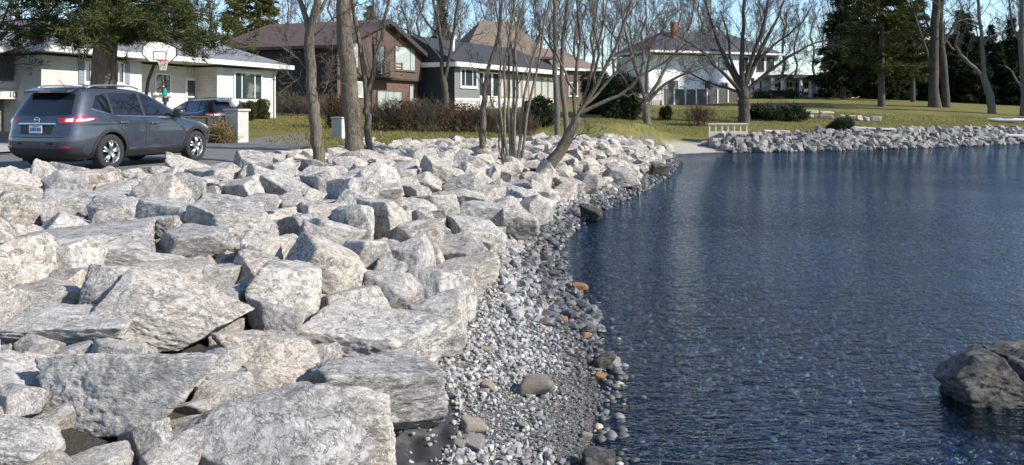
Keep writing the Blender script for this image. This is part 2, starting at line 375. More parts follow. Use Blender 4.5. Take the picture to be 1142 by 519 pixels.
# ------------------------------------------------------------------ boulders
def rock_mesh(name, seed, sub, dims=(1, .8, .6), mat=None, extra=4, rough=1.0, block=.5, p=110):
    """angular quarried block: a soft-edged random polytope with bedding steps and chipped relief; fits a unit-ish box scaled by dims"""
    r = np.random.default_rng(seed); dirs, F = ico(sub)
    Ns, ds = [], []
    for ax in range(3):
        for s in (-1, 1):
            n = np.zeros(3); n[ax] = s; n = n + r.normal(0, .17 + .12 * (1 - block), 3); Ns.append(n / np.linalg.norm(n)); ds.append(r.uniform(.80, 1.0))
    for _ in range(extra):
        n = r.normal(0, 1, 3); Ns.append(n / np.linalg.norm(n)); ds.append(r.uniform(.84, 1.16))
    Ns = np.array(Ns); ds = np.array(ds)
    t = np.maximum(dirs @ Ns.T, 1e-3) / ds; rad = (t ** p).sum(1) ** (-1.0 / p)
    P = dirs * rad[:, None]; o = r.uniform(-50, 50, 3)
    big = fbm(P * 1.3 + o, 3, seed) * .065
    bed = Ns[4] + r.normal(0, .25, 3); bed /= np.linalg.norm(bed)
    s = P @ bed * 5.5 + fbm(P * 1.6 + o, 3, seed + 9) * 1.6; saw = s - np.floor(s)
    steps = -(np.abs(saw - .5) < .16).astype(float) * .018 * np.clip(fbm(P * 2.2 - o, 2, seed + 3) * 2.2 + .2, 0, 1)
    n4 = fbm(P * 4.2 + o, 4, seed + 20); rid = (1 - np.abs(n4) * 2.4) * .022
    fine = fbm(P * 13 + o, 3, seed + 40) * .016 if sub >= 4 else 0
    P = P * (1 + rough * (big + steps + rid + fine))[:, None]
    P = (P - (P.max(0) + P.min(0)) / 2) / ((P.max(0) - P.min(0)) / 2)
    return mesh_np(name, P * np.array(dims) / 2, F, mat, True)

rock_material('limestone')
rock_material('limestone_far', base=(.33, .32, .305), dark=(.11, .105, .10), white=(.52, .51, .49))
rock_material('wet_stone', base=(.13, .125, .12), dark=(.05, .05, .05), white=(.24, .235, .23))

rocks = []        # (x, y, z_center, footprint radius) used to keep random ones apart
HPOS = []       # (column, row, short name) of every named block, for saying what a boulder lies beside
def beside(px, py, s, h, w):
    size = 'large' if w > 62 else 'medium-sized' if w > 38 else 'smallish' if w > 24 else 'small'
    shape = 'flat' if h < .62 * s else 'chunky' if h < .74 * s else 'upright'
    if py < 205 and px < 250: return f'{size} {shape} riprap boulder in the strip right beside the parked grey SUV'
    hx, hy, nm = min(HPOS, key=lambda q: (q[0] - px) ** 2 + 3 * (q[1] - py) ** 2)
    far = math.hypot(hx - px, hy - py)
    if far > 75:
        if px > 600: return f'{size} {shape} riprap boulder on the narrow rocky point beyond the leaning tree'
        if px < 480 and py < 215: return f'{size} {shape} riprap boulder around the feet of the three tall bare trunks'
        if py < 215: return f'{size} {shape} riprap boulder around the leaning tree and its slender clump'
    dx, dy = px - hx, (py - hy) * 1.6
    rel = ('right of' if dx > 0 else 'left of') if abs(dx) > abs(dy) else ('in front of' if dy > 0 else 'behind')
    return f'{size} {shape} riprap boulder {rel} the {nm}'

def place(mesh, x, y, z, rot, scale, label, group='riprap boulders on the near bank', mat=None, name='boulder', cat='boulder'):
    o = bpy.data.objects.new(name, mesh); o.location = (x, y, z); o.rotation_euler = rot; o.scale = scale; link(o)
    return tag(o, label, cat, group)

# the named foreground blocks: photo box (x0, y0, x1, y1), seed, tilt (x, y, z), what it looks like
HERO = [
 ((38, 378, 236, 520), 3, (-.12, .10, .35), 'huge angular grey block with white crystalline face, lower left foreground'),
 ((188, 432, 420, 600), 11, (.25, .28, -.45), 'huge wedge-shaped pale block cut off by the bottom edge of the picture'),
 ((104, 328, 268, 412), 8, (.15, .22, -.25), 'long tilted dark-sided slab behind the huge angular grey block'),
 ((243, 352, 352, 450), 14, (0, -.15, .4), 'chunky block with warm top, left of the shingle-side blocks'),
 ((260, 288, 364, 385), 21, (.1, .05, .7), 'tall rounded pale block with shaded left side, centre of the pile'),
 ((346, 342, 500, 442), 23, (.1, .18, -.2), 'broad warm grey block above the black geotextile strip'),
 ((338, 384, 494, 498), 29, (.05, .12, .5), 'large tan-grey block right beside the black geotextile strip'),
 ((296, 430, 446, 560), 31, (.1, .1, .1), 'flat-topped grey block at the bottom edge, beside the geotextile strip'),
 ((458, 316, 526, 412), 37, (.05, -.12, .25), 'upright block at the end of the pile, touching the shingle'),
 ((16, 356, 158, 412), 41, (.05, .05, .2), 'flat brownish block just behind the huge angular grey block'),
 ((-40, 393, 50, 470), 43, (.0, .1, .3), 'dark grey-sided block at the left edge behind the huge block'),
 ((-60, 455, 66, 560), 47, (.1, .1, .1), 'gritty low block in the bottom left corner'),
 ((18, 318, 98, 370), 53, (.1, .1, .6), 'pointed pale block behind the flat brownish block'),
 ((-50, 322, 20, 395), 59, (0, 0, .1), 'pale block cut by the left edge, above the dark grey-sided one'),
 ((-45, 236, 28, 312), 61, (0, 0, .2), 'large white-grey block cut by the left edge, below the SUV'),
 ((26, 250, 188, 316), 67, (.05, .03, .12), 'long massive block with split dark left end'),
 ((104, 288, 208, 326), 71, (-.1, .08, -.1), 'thin overhanging dark slab resting on smaller stones'),
 ((53, 211, 142, 256), 73, (.0, .05, .25), 'boxy block with dark shaded underside below the SUV'),
 ((178, 252, 258, 308), 79, (.1, .0, .4), 'rounded pale block right of the long massive block'),
 ((206, 226, 324, 296), 83, (.12, .15, -.3), 'large two-faced block with sloping ridge, middle of the pile'),
 ((318, 266, 408, 350), 89, (.0, .3, .5), 'block with rusty brown underside leaning to the right'),
 ((220, 298, 268, 342), 97, (.1, .1, .2), 'small knobbly block left of the tall rounded pale block'),
 ((376, 262, 440, 322), 101, (.1, .1, .5), 'pale wedge block behind the rusty-bottomed one'),
 ((430, 240, 498, 300), 103, (.05, .1, .2), 'long grey block on the upper slope facing the water'),
 ((472, 296, 530, 345), 107, (.05, .0, .1), 'squat block at the slope foot above the upright one'),
 ((508, 222, 566, 268), 109, (.1, .0, .15), 'long low block with dark left end near the bank foot'),
 ((556, 222, 598, 278), 113, (.0, .1, .35), 'upright pale slab at the bank foot'),
 ((580, 214, 618, 256), 127, (.0, .1, .3), 'tall pale slab behind the upright one at the bank foot'),
 ((510, 255, 552, 300), 131, (.0, .1, .3), 'white-grey cube-like block at the corner of the shingle'),
 ((400, 308, 468, 372), 137, (.1, .2, .0), 'smooth sloping block between the rusty-bottomed one and the upright one'),
 ((140, 296, 240, 345), 139, (.1, .0, .4), 'low pale block under the thin overhanging slab'),
 ((60, 300, 120, 340), 149, (.0, .1, .1), 'small pale block under the long massive block'),
 ((235, 395, 330, 440), 151, (.0, .1, .3), 'flat pale stone wedged between the wedge block and chunky block'),
 ((395, 205, 452, 245), 157, (.05, .05, .3), 'pale ridge-topped block on the upper slope'),
 ((330, 225, 400, 272), 163, (.05, .1, .6), 'broad pale block in the middle distance of the pile'),
 ((640, 192, 668, 222), 167, (.0, .1, .3), 'pale block near the waterline below the leaning tree'),
 ((672, 186, 712, 214), 173, (.0, .1, .2), 'block near the waterline on the rocky point'),
]
for (x0, y0, x1, y1), seed, tilt, lab in HERO:
    cx = (x0 + x1) / 2; g = hit(min(max(cx, -60), 760), min(y1, 600), -.06 if y1 < 420 else -.02)
    D0 = g[1]; w = (x1 - x0) * D0 / FPX * 1.05
    hpx = (y1 - y0); dep = w * .78
    # the seen height is part upright face, part top seen from above
    down = (y1 - HZ) / FPX; h = max(.30 * w, hpx * D0 / FPX - dep * down * .55); h = min(h, .95 * w)
    D = D0 + dep * .45; X = (cx - CX) / FPX * D; z = gz(X, D)
    zc = max(z + h * .40, HC + (HZ - (y0 + y1) / 2) / FPX * D)
    sub = 6 if w * FPX / D0 > 110 else 5
    me = rock_mesh('boulder', seed, sub, (1, .82, 1), M['limestone'], extra=8)
    place(me, X, D, zc, tilt, (w, w, h), lab)
    rocks.append((X, D, zc, w * .42)); HPOS.append((min(max(cx, 5), 1100), min((y0 + y1) / 2, 510), ' '.join(lab.replace(',', '').split()[:6]).removesuffix(' with').removesuffix(' by the').removesuffix(' cut').removesuffix(' the').removesuffix(' at').removesuffix(' of')))
# the rest of the riprap: random blocks packed over the bank
LIB = [rock_mesh('boulder', 300 + i, 5, (1, random.uniform(.7, 1), random.uniform(.55, .85)), M['limestone'], extra=random.randint(5, 9)) for i in range(16)]
LIBS = [rock_mesh('stone', 400 + i, 2, (1, random.uniform(.65, 1), random.uniform(.45, .8)), None, extra=random.randint(3, 6), rough=.9) for i in range(14)]
cell = {}
def free(x, y, r, k=1.0):
    i, j = int(math.floor(x)), int(math.floor(y))
    for a in (-1, 0, 1):
        for b in (-1, 0, 1):
            for (qx, qy, qr) in cell.get((i + a, j + b), ()):
                if (qx - x) ** 2 + (qy - y) ** 2 < (k * (qr + r)) ** 2: return False
    return True
def occupy(x, y, r): cell.setdefault((int(math.floor(x)), int(math.floor(y))), []).append((x, y, r))
for x, y, z, r in rocks: occupy(x, y, r)
cand = []
def foot(y): return np.interp(y, [3, 5, 7, 9, 12, 15, 19, 24, 31, 38, 44], [1.45, 1.35, 1.4, 1.35, 1.1, .85, .75, .5, .3, .25, .3])
def bank(x, y):
    if y < 2.6 or y > 44 or abs(x) > y * .78 + 1.0: return False
    d = float(shore_dist([x], [y])[0])
    if d < float(foot(y)): return False
    return x > float(edge_x(y)) and (y < 43.5)
PTS = rng.uniform((-12, 2.6), (9.5, 44.2), (95000, 2)); dpt = shore_dist(PTS[:, 0], PTS[:, 1])
keep = (dpt > foot(PTS[:, 1]) + .12) & (PTS[:, 0] > edge_x(PTS[:, 1])) & (np.abs(PTS[:, 0]) < PTS[:, 1] * .70 + .8)
PTS = PTS[keep]; dpt = dpt[keep]; zpt = ground_z(PTS[:, 0], PTS[:, 1])
fill = []
for smin, smax, n0, n1, kk in ((.58, 1.0, 0, 2200, .84), (.36, .62, 2200, 14000, .82), (.20, .36, 14000, 36000, .66), (.10, .20, 36000, len(PTS), .62)):
    for i in range(n0, min(n1, len(PTS))):
        x, y = PTS[i]; s = random.uniform(smin, smax)
        if y > 21: s *= .85
        if y < 5.3 and s > .38: continue
        if smin < .15 and y > 30: continue
        r = s * .42
        if free(x, y, r, kk):
            occupy(x, y, r); fill.append((x, y, zpt[i], s, dpt[i]))
def pxsize(f): return f[3] * FPX / f[1] if abs(f[0]) < f[1] * .66 else 0
fill.sort(key=pxsize, reverse=True)
SB = []
for k, (x, y, z, s, d) in enumerate(fill):
    h = s * random.uniform(.55, .85)
    lift = h * random.uniform(.12, .36) * (1 - .75 * float(smooth(5, 8.5, d))) + (.10 if s > .5 and d < 6 else 0) * random.random()
    rot = (random.gauss(0, .22), random.gauss(0, .22), random.uniform(0, 6.28)); sc = (s * random.uniform(.9, 1.25), s * random.uniform(.8, 1.0), h * 1.35)
    p = (CX + FPX * x / y, HZ + FPX * (HC - z - lift) / y)
    if k < 262:
        place(LIB[k % len(LIB)], x, y, z + lift, rot, sc, beside(*p, s, h, s * FPX / y))
    else:
        SB.append((k % len(LIBS), x, y, z + lift, rot, sc))
def merged(name, items, lib, mat, label, cat, cols=None):
    Vs, Fs, Cs, n = [], [], [], 0
    base = []
    for m in lib:
        v = np.empty(len(m.vertices) * 3, np.float32); m.vertices.foreach_get('co', v)
        f = np.empty(len(m.polygons) * 3, np.int32); m.polygons.foreach_get('vertices', f); base.append((v.reshape(-1, 3), f.reshape(-1, 3)))
    for q, it in enumerate(items):
        li, x, y, z, rot, sc = it[:6]
        v, f = base[li]; A = np.array((Matrix.Translation((x, y, z)) @ Matrix(__import__('mathutils').Euler(rot).to_matrix().to_4x4()) @ Matrix.Diagonal((*sc, 1))))
        Vs.append(v @ A[:3, :3].T + A[:3, 3]); Fs.append(f + n); n += len(v)
        if cols is not None: Cs.append(np.repeat(cols[q][None], len(v), 0))
    me = mesh_np(name, np.concatenate(Vs), np.concatenate(Fs), mat, False, np.concatenate(Cs) if cols is not None else None)
    return tag(link(bpy.data.objects.new(name, me)), label, cat, kind='stuff')
merged('riprap_rubble', SB, LIBS, M['limestone'], 'small broken pale stones filling the gaps between the riprap boulders', 'rubble')
print('fill', len(fill), 'stuff', len(SB))
# ------------------------------------------------------------------ shingle, lake-bed cobbles, loose stones
def pebble_material():
    k = N('pebble'); a = k.n('ShaderNodeAttribute', attribute_name='Col'); v = k.tex('Object')
    n = k.noise(v, 60, 4, .7); c = k.mix(.5, a.outputs['Color'], k.ramp(n, [(.3, .3), (.7, .72)]), 'OVERLAY')
    wet = k.n('ShaderNodeAttribute', attribute_name='Wet')
    M['pebble'] = k.bsdf(c, k.math('SUBTRACT', .9, k.math('MULTIPLY', wet.outputs['Fac'], .62)), 0, k.bump(n, .5, .01), Specular_IOR_Level=.35)
pebble_material()
def pebbles(name, X, Y, Zs, S, cols, wet, label, flat=(.45, .9), sub=1, smooth_=False, jit=.16):
    dirs, F = ico(sub); n = len(X); nv = len(dirs); r = np.random.default_rng(len(X))
    P = dirs[None] * (1 + r.normal(0, jit, (n, nv, 1))) * np.stack([r.uniform(.8, 1.25, n), r.uniform(.6, 1, n), r.uniform(*flat, n)], -1)[:, None, :]
    # random tilt then spin
    a = r.normal(0, .35, n); ca, sa_ = np.cos(a), np.sin(a); y, z = P[..., 1].copy(), P[..., 2].copy()
    P[..., 1] = y * ca[:, None] - z * sa_[:, None]; P[..., 2] = y * sa_[:, None] + z * ca[:, None]
    b = r.uniform(0, 6.28, n); cb, sb = np.cos(b), np.sin(b); x, y = P[..., 0].copy(), P[..., 1].copy()
    P[..., 0] = x * cb[:, None] - y * sb[:, None]; P[..., 1] = x * sb[:, None] + y * cb[:, None]
    P = P * (S / 2)[:, None, None] + np.stack([X, Y, Zs], -1)[:, None, :]
    Fa = (F[None] + (np.arange(n) * nv)[:, None, None]).reshape(-1, 3)
    me = mesh_np(name, P.reshape(-1, 3), Fa, M['pebble'], smooth_, np.repeat(cols, nv, 0))
    w = me.attributes.new('Wet', 'FLOAT', 'POINT'); w.data.foreach_set('value', np.repeat(wet, nv).astype(np.float32))
    return tag(link(bpy.data.objects.new(name, me)), label, name.split('_')[-1], kind='stuff')
PAL = np.array([(.40, .39, .38), (.30, .295, .29), (.22, .22, .22), (.47, .45, .43), (.34, .32, .29), (.27, .28, .29), (.52, .50, .47), (.42, .34, .26), (.46, .28, .15)])
PW = np.array([.22, .2, .14, .14, .12, .08, .05, .03, .005])
def scatter(n, d0, d1, y0, y1, s0, s1, power=2.0):
    Yc = y0 + (y1 - y0) * rng.random(n * 4) ** power; sx = np.interp(Yc, SHORE[:16, 1], SHORE[:16, 0])
    Xc = sx - rng.uniform(d0 - 1.2, d1 + 1.2, n * 4); d = shore_dist(Xc, Yc); m = (d > d0) & (d < d1); Xc, Yc, d = Xc[m][:n], Yc[m][:n], d[m][:n]
    S = np.exp(rng.uniform(math.log(s0), math.log(s1), len(Xc))); return Xc, Yc, d, S
def shade(n, d):
    c = PAL[rng.choice(len(PAL), n, p=PW / PW.sum())] * rng.uniform(.8, 1.2, (n, 1))
    wet = smooth(.55, .2, d + rng.normal(0, .12, n)); return c * .95 * (1 - .62 * wet)[:, None], wet
Xc, Yc, d, S = scatter(17000, -.12, 1.75, 4.2, 24, .022, .085, 1.7)
fm = d < foot(Yc) + .35; fine = fbm(np.c_[Xc * .9, Yc * .9, Yc * 0], 2, 5)
# fine gravel sweeps between coarser drifts
S = np.where((fine > .12) & (Yc < 7.4) & (d < 1.0), S * .55, S)
Xc, Yc, d, S = Xc[fm], Yc[fm], d[fm], S[fm]; c, w = shade(len(Xc), d)
pebbles('shingle_pebbles', Xc, Yc, ground_z(Xc, Yc) + S * .16, S, c, w, 'loose grey angular shingle between the boulders and the water')
Xc, Yc, d, S = scatter(2600, -.25, .9, 9, 40, .06, .20, 1.2)
fm = d < foot(Yc) + .2; Xc, Yc, d, S = Xc[fm], Yc[fm], d[fm], S[fm]; c, w = shade(len(Xc), d - .1)
pebbles('waterline_rubble', Xc, Yc, ground_z(Xc, Yc) + S * .2, S, c, w, 'dark wet broken stones along the waterline of the near bank', sub=2)
# cobbles on the lake bed, seen through the shallow water
n = 19000; Yb = 4.6 + 24 * rng.random(n) ** 1.9; Xb = rng.uniform(-.2, 1, n) * (Yb * .70 + .3); db = shore_dist(Xb, Yb); m = (db < -.03) & (db > -16); Xb, Yb, db = Xb[m], Yb[m], db[m]
Sb = np.exp(rng.uniform(math.log(.045), math.log(.15), len(Xb))); cb = PAL[rng.choice(len(PAL), len(Xb), p=PW / PW.sum())] * rng.uniform(.3, 1.15, (len(Xb), 1))
cb *= np.interp(-db, [0, .4, 1.2], [.35, .55, .85])[:, None]; hot = rng.random(len(Xb)) < .05; cb[hot] = np.array([(.50, .40, .26), (.58, .54, .46), (.46, .27, .14)])[rng.integers(0, 3, hot.sum())]
pebbles('lake_bed_cobbles', Xb, Yb, ground_z(Xb, Yb) + Sb * .1, Sb, cb, np.full(len(Xb), .6), 'rounded cobbles on the lake bed under the shallow water', sub=1, smooth_=True, jit=.07)

rock_material('tan_stone', base=(.44, .38, .31), dark=(.30, .25, .20), white=(.55, .50, .44), scale=6)
rock_material('orange_stone', base=(.50, .24, .10), dark=(.34, .15, .06), white=(.58, .36, .20), scale=6)
rock_material('grey_stone', base=(.36, .35, .33), dark=(.22, .21, .20), white=(.48, .47, .45), scale=4)
rock_material('dark_stone', base=(.075, .075, .075), dark=(.035, .035, .035), white=(.14, .14, .14), scale=4)
LOOSE = [((576, 421, 618, 446), 'tan_stone', 'tan-grey stone lying alone in the middle of the shingle', .6), ((510, 468, 542, 486), 'tan_stone', 'rounded tan cobble beside the end of the black geotextile', 1),
         ((536, 418, 552, 436), 'tan_stone', 'small rounded tan cobble above the fine gravel patch', 1), ((516, 486, 540, 504), 'grey_stone', 'grey cobble just below the rounded tan one', .8),
         ((500, 478, 520, 503), 'grey_stone', 'dark grey cobble at the very end of the geotextile', .8), ((534, 385, 548, 396), 'tan_stone', 'small reddish-tan pebble high on the shingle', 1),
         ((638, 316, 657, 324), 'orange_stone', 'orange stone lying in the shallows off the shingle', .8), ((618, 353, 634, 362), 'orange_stone', 'orange and white stone at the water edge', .7), ((648, 370, 662, 377), 'orange_stone', 'small orange stone in the shallows', .8),
         ((660, 415, 676, 424), 'orange_stone', 'ochre stone among dark wet ones at the water edge', .8), ((662, 406, 672, 416), 'tan_stone', 'yellowish pebble above the ochre stone at the water edge', .9), ((648, 481, 662, 492), 'tan_stone', 'small pale ochre pebble by the bottom of the water edge', .9),
         ((650, 495, 690, 530), 'dark_stone', 'black angular stone in the water at the bottom edge', .0), ((662, 385, 690, 412), 'dark_stone', 'black wet stone poking out at the water edge', .0), ((672, 396, 694, 412), 'grey_stone', 'grey split stone in the shallows beside the black one', .3),
         ((526, 290, 560, 312), 'dark_stone', 'dark stone at the foot of the cube-like block', .0), ((575, 465, 590, 480), 'grey_stone', 'pale grey stone on the fine gravel patch', .8), ((645, 232, 674, 246), 'dark_stone', 'black slab at the waterline below the rocky point', .0),
         ((722, 178, 748, 198), 'dark_stone', 'dark pointed stone at the tip of the rocky point', .0)]
for i, ((x0, y0, x1, y1), mt, lab, rnd) in enumerate(LOOSE):
    g = hit((x0 + x1) / 2, y1, 0) if mt != 'none' else 0
    wet = g[2] < -.01
    if wet: D = HC * FPX / (y1 - HZ); g = np.array([((x0 + x1) / 2 - CX) / FPX * D, D, 0])
    w = (x1 - x0) * g[1] / FPX; h = w * (.55 if rnd > .5 else .7)
    me = rock_mesh('stone', 700 + i, 4, (1, .8, 1), M[mt], extra=8 if rnd > .5 else 3, p=10 if rnd > .5 else 30, rough=.5 if rnd > .5 else 1)
    z = gz(g[0], g[1] + w * .3)
    place(me, g[0], g[1] + w * .35, max(z + h * .38, h * .18 if wet else -9), (random.gauss(0, .1), random.gauss(0, .1), random.uniform(-.5, .5)), (w, w, h), lab, None, name='stone', cat='stone')

# black geotextile showing between the blocks and the shingle
k = N('geotextile'); v = k.tex('Object'); n = k.noise(v, 9, 5, .6); dust = k.ramp(k.noise(v, 3.3, 4, .6), [(.5, 0), (.72, 1)])
M['geotextile'] = k.bsdf(k.mix(k.math('MULTIPLY', dust, .6), (.028, .028, .03), (.20, .19, .175)), .8, 0, k.bump(k.noise(v, 90, 2), .3, .006))
pts = []; nu, nv = 40, 26
Lp = [(432, 540), (446, 500), (470, 470), (488, 450), (500, 436)]; Rp = [(496, 540), (504, 510), (510, 482), (513, 462), (512, 446)]
for i in range(nu):
    t = i / (nu - 1)
    a = np.array([np.interp(t, np.linspace(0, 1, 5), [q[0] for q in Lp]), np.interp(t, np.linspace(0, 1, 5), [q[1] for q in Lp])]); b = np.array([np.interp(t, np.linspace(0, 1, 5), [q[0] for q in Rp]), np.interp(t, np.linspace(0, 1, 5), [q[1] for q in Rp])])
    A, B = hit(*a, .05), hit(*b, .05); A = A + (A - B) * .15
    for j in range(nv):
        s = j / (nv - 1); q = A + (B - A) * s; pts.append((q[0], q[1], gz(q[0], q[1])))
pts = np.array(pts); pts[:, 2] += .06 + .03 * fbm(pts * np.array([5, 3, 0]), 3, 2) + .012 * np.sin(pts[:, 0] * 26 + pts[:, 1] * 9) 
o = link(bpy.data.objects.new('geotextile_sheet', mesh_np('geotextile_sheet', pts, grid_faces(nv, nu), M['geotextile'])))
sm = o.modifiers.new('thick', 'SOLIDIFY'); sm.thickness = .006
ii = rng.integers(0, len(pts), 260); ii = ii[(ii % nv > nv * .8) | (rng.random(len(ii)) < .12)]; Sg = np.exp(rng.uniform(math.log(.012), math.log(.05), len(ii))); cg, wg = shade(len(ii), np.ones(len(ii)))
pebbles('fabric_gravel', pts[ii, 0] + rng.normal(0, .02, len(ii)), pts[ii, 1] + rng.normal(0, .02, len(ii)), pts[ii, 2] + Sg * .3, Sg, cg, wg, 'small grey gravel spilled over the black geotextile strip')
tag(o, 'black geotextile fabric strip showing under the blocks beside the shingle', 'fabric')

# the dark boulder standing in the water on the right
rock_material('lake_boulder', base=(.088, .085, .083), dark=(.036, .035, .035), white=(.17, .165, .16), scale=1.2)
nt = M['lake_boulder'].node_tree; pb = [x for x in nt.nodes if x.type == 'BSDF_PRINCIPLED'][0]
gm_ = nt.nodes.new('ShaderNodeNewGeometry'); sx_ = nt.nodes.new('ShaderNodeSeparateXYZ'); nt.links.new(gm_.outputs['Position'], sx_.inputs[0]); mr_ = nt.nodes.new('ShaderNodeMapRange'); mr_.inputs['From Min'].default_value = .03; mr_.inputs['From Max'].default_value = .16; mr_.inputs['To Min'].default_value = .32; mr_.inputs['To Max'].default_value = .9; nt.links.new(sx_.outputs[2], mr_.inputs[0]); nt.links.new(mr_.outputs[0], pb.inputs['Roughness'])
mm_ = nt.nodes.new('ShaderNodeMix'); mm_.data_type = 'RGBA'; mm_.blend_type = 'MULTIPLY'; mm_.inputs[0].default_value = 1; nt.links.new(pb.inputs['Base Color'].links[0].from_socket, mm_.inputs[6]); m2_ = nt.nodes.new('ShaderNodeMapRange'); m2_.inputs['From Min'].default_value = .05; m2_.inputs['From Max'].default_value = .14; m2_.inputs['To Min'].default_value = .45; nt.links.new(sx_.outputs[2], m2_.inputs[0]); nt.links.new(m2_.outputs[0], mm_.inputs[7]); nt.links.new(mm_.outputs[2], pb.inputs['Base Color'])
D = 6.7; c0 = 4.30
me = rock_mesh('lake_boulder', 913, 6, (1, .8, 1), M['lake_boulder'], extra=7, rough=1.5)
# a deep cleft runs down the boulder's face
vv = np.empty(len(me.vertices) * 3, np.float32); me.vertices.foreach_get('co', vv); vv = vv.reshape(-1, 3)
s = vv[:, 0] * .9 + vv[:, 2] * .55 - .13 + .05 * fbm(vv * 4, 3, 3); vv *= (1 - .16 * np.exp(-(s / .03) ** 2))[:, None]
top = np.interp(vv[:, 0], [-.5, -.34, -.16, .02, .10, .5], [.55, .92, .98, .88, 1.0, 1.0]); vv[:, 2] = np.where(vv[:, 2] > 0, vv[:, 2] * top, vv[:, 2])
me.vertices.foreach_set('co', vv.ravel()); me.update()
place(me, c0 + .19, D + .45, -.01, (.05, .1, .15), (1.3, 1.1, .98), 'dark grey cleft boulder standing in the shallow water', None, name='boulder', cat='boulder')

# ------------------------------------------------------------------ far shore: riprap, ramp, wall
far_zone = lambda x: ('below the white bench' if x < 17 else 'below the spreading junipers' if x < 22 else 'below the stacked stone blocks' if x < 30 else 'below the double-trunk tree' if x < 37 else 'near the kayaks')
cell.clear(); n = 9000; t = rng.uniform(12.9, 47, n); sy = np.interp(t, SHORE[14:, 0], SHORE[14:, 1]); q = rng.uniform(-.25, 2.7, n)
FR = []
for i in range(n):
    x, y = t[i] - q[i] * .4, sy[i] + q[i] * .92; s = random.uniform(.38, .72) if i < 2500 else random.uniform(.18, .38)
    if free(x, y, s * .42, .72): occupy(x, y, s * .42); FR.append((x, y, gz(x, y), s))
vis = sorted(FR, key=lambda f: (f[3] * (abs(f[0]) < f[1] * .66)), reverse=True); FS = []
LIBF = [rock_mesh('boulder', 500 + i, 4, (1, random.uniform(.7, 1), random.uniform(.6, .9)), M['limestone_far'], extra=4) for i in range(8)]
for k_, (x, y, z, s) in enumerate(vis):
    rot = (random.gauss(0, .35), random.gauss(0, .35), random.uniform(0, 6.28)); sc = (s * 1.1, s * .9, s * .95)
    if k_ < 170: place(LIBF[k_ % 8], x, y, z + s * .22, rot, sc, ('large' if s > .58 else 'small') + ' far shore rock ' + far_zone(x) + (', at the waterline' if z < .25 else ', middle row' if z < .6 else ', top row'), 'riprap rocks along the far shore', name='shore_rock', cat='rock')
    else: FS.append((k_ % len(LIBS), x, y, z + s * .18, rot, sc))
merged('far_shore_rubble', FS, LIBS, M['limestone_far'], 'small broken stones between the far shore rocks', 'rubble')

# low sand-coloured concrete launching ramp and stone retaining wall
simple('concrete', (.44, .40, .34), .9, .18, 2.5, .3); simple('white_paint', (.74, .73, .70), .55, .06, 3, .05); simple('weathered_white', (.60, .58, .54), .75, .15, 4, .1)
simple('bench_timber', (.55, .51, .44), .8, .15, 4, .15); simple('rubble_stone', (.38, .34, .28), .9, .25, 4, .4)
A = np.array([12.25, 47.6]); wall = empty('retaining_wall', (*A, gz(*A) - .4), R(18))
tag(wall, 'low stone retaining wall beside the launching ramp under the white bench', 'wall')
for r_ in range(5):
    x = 0.0
    while x < 3.4:
        wd = random.uniform(.28, .6); m = MB(); m.box(x + .012, min(x + wd, 3.5) - .012, -.02 * random.random(), .45, r_ * .2 + .012, r_ * .2 + .19); m.build('stone', M['rubble_stone'], wall, bevel=.02); x += wd
m = MB(); m.box(0, 3.5, .03, .43, 0, .99); m.build('mortar_core', M['concrete'], wall)
# white slatted bench / rail on the wall top
D = 49.0; b0 = at(790, 150, D); b1 = at(836, 150, D); L = b1[0] - b0[0]; bench = empty('bench', (b0[0], D, gz(b0[0] + L / 2, D) + .02), R(4))
zt = HC + (HZ - 138) / FPX * D - bench.location.z
tag(bench, 'long white wooden bench rail on posts beside the launching ramp', 'bench')
MB().box(0, L, 0, .5, zt - .07, zt).build('top_board', M['bench_timber'], bench, bevel=.01)
MB().box(.02, L - .02, .05, .11, zt - .84, zt - .50).build('lower_rail', M['bench_timber'], bench, bevel=.01)
for i in range(7):
    x = .05 + (L - .2) * i / 6; MB().box(x, x + .1, .06, .16, 0, zt - .07).build('post', M['bench_timber'], bench, bevel=.008)

# ------------------------------------------------------------------ road and driveway
k = N('asphalt'); p = k.geo(); n = k.noise(p, 1.2, 4, .6); g2 = k.noise(p, 60, 3, .7)
c = k.mix(n, (.105, .102, .10), (.165, .16, .155)); c = k.mix(k.math('MULTIPLY', k.ramp(g2, [(.45, 0), (.7, 1)]), .5), c, (.26, .25, .24))
M['asphalt'] = k.bsdf(c, .92, 0, k.bump(g2, .5, .012))
simple('pale_concrete', (.40, .385, .36), .9, .15, 1.5, .3)
def strip(name, Lpts, Rpts, nu, nv, mat, lift, kind='structure'):
    Lp = np.array(Lpts, float); Rp = np.array(Rpts, float); tl = np.linspace(0, 1, len(Lp)); tr = np.linspace(0, 1, len(Rp)); t = np.linspace(0, 1, nu)
    A = np.c_[np.interp(t, tl, Lp[:, 0]), np.interp(t, tl, Lp[:, 1])]; B = np.c_[np.interp(t, tr, Rp[:, 0]), np.interp(t, tr, Rp[:, 1])]
    s = np.linspace(0, 1, nv)[None, :, None]; P = (A[:, None] * (1 - s) + B[:, None] * s).reshape(-1, 2)
    V = np.c_[P, ground_z(P[:, 0], P[:, 1]) + lift]
    o = link(bpy.data.objects.new(name, mesh_np(name, V, grid_faces(nv, nu), mat))); return tag(o, kind=kind)
strip('road', [(-26, -6), (-17.5, 8), (-14.6, 16), (-12.6, 24), (-11.4, 28), (-10.4, 33), (-9.6, 36)], [(-13, -6), (-10.2, 8.5), (-8.6, 13.5), (-7.0, 16.5), (-6.45, 19), (-6.55, 23), (-7.0, 27)], 90, 24, M['asphalt'], .045)
strip('driveway', [(-20.5, 27.0), (-21.0, 33), (-20.2, 38.5)], [(-12.3, 26.0), (-14.8, 35.2), (-16.6, 42.5)], 50, 26, M['asphalt'], .05)
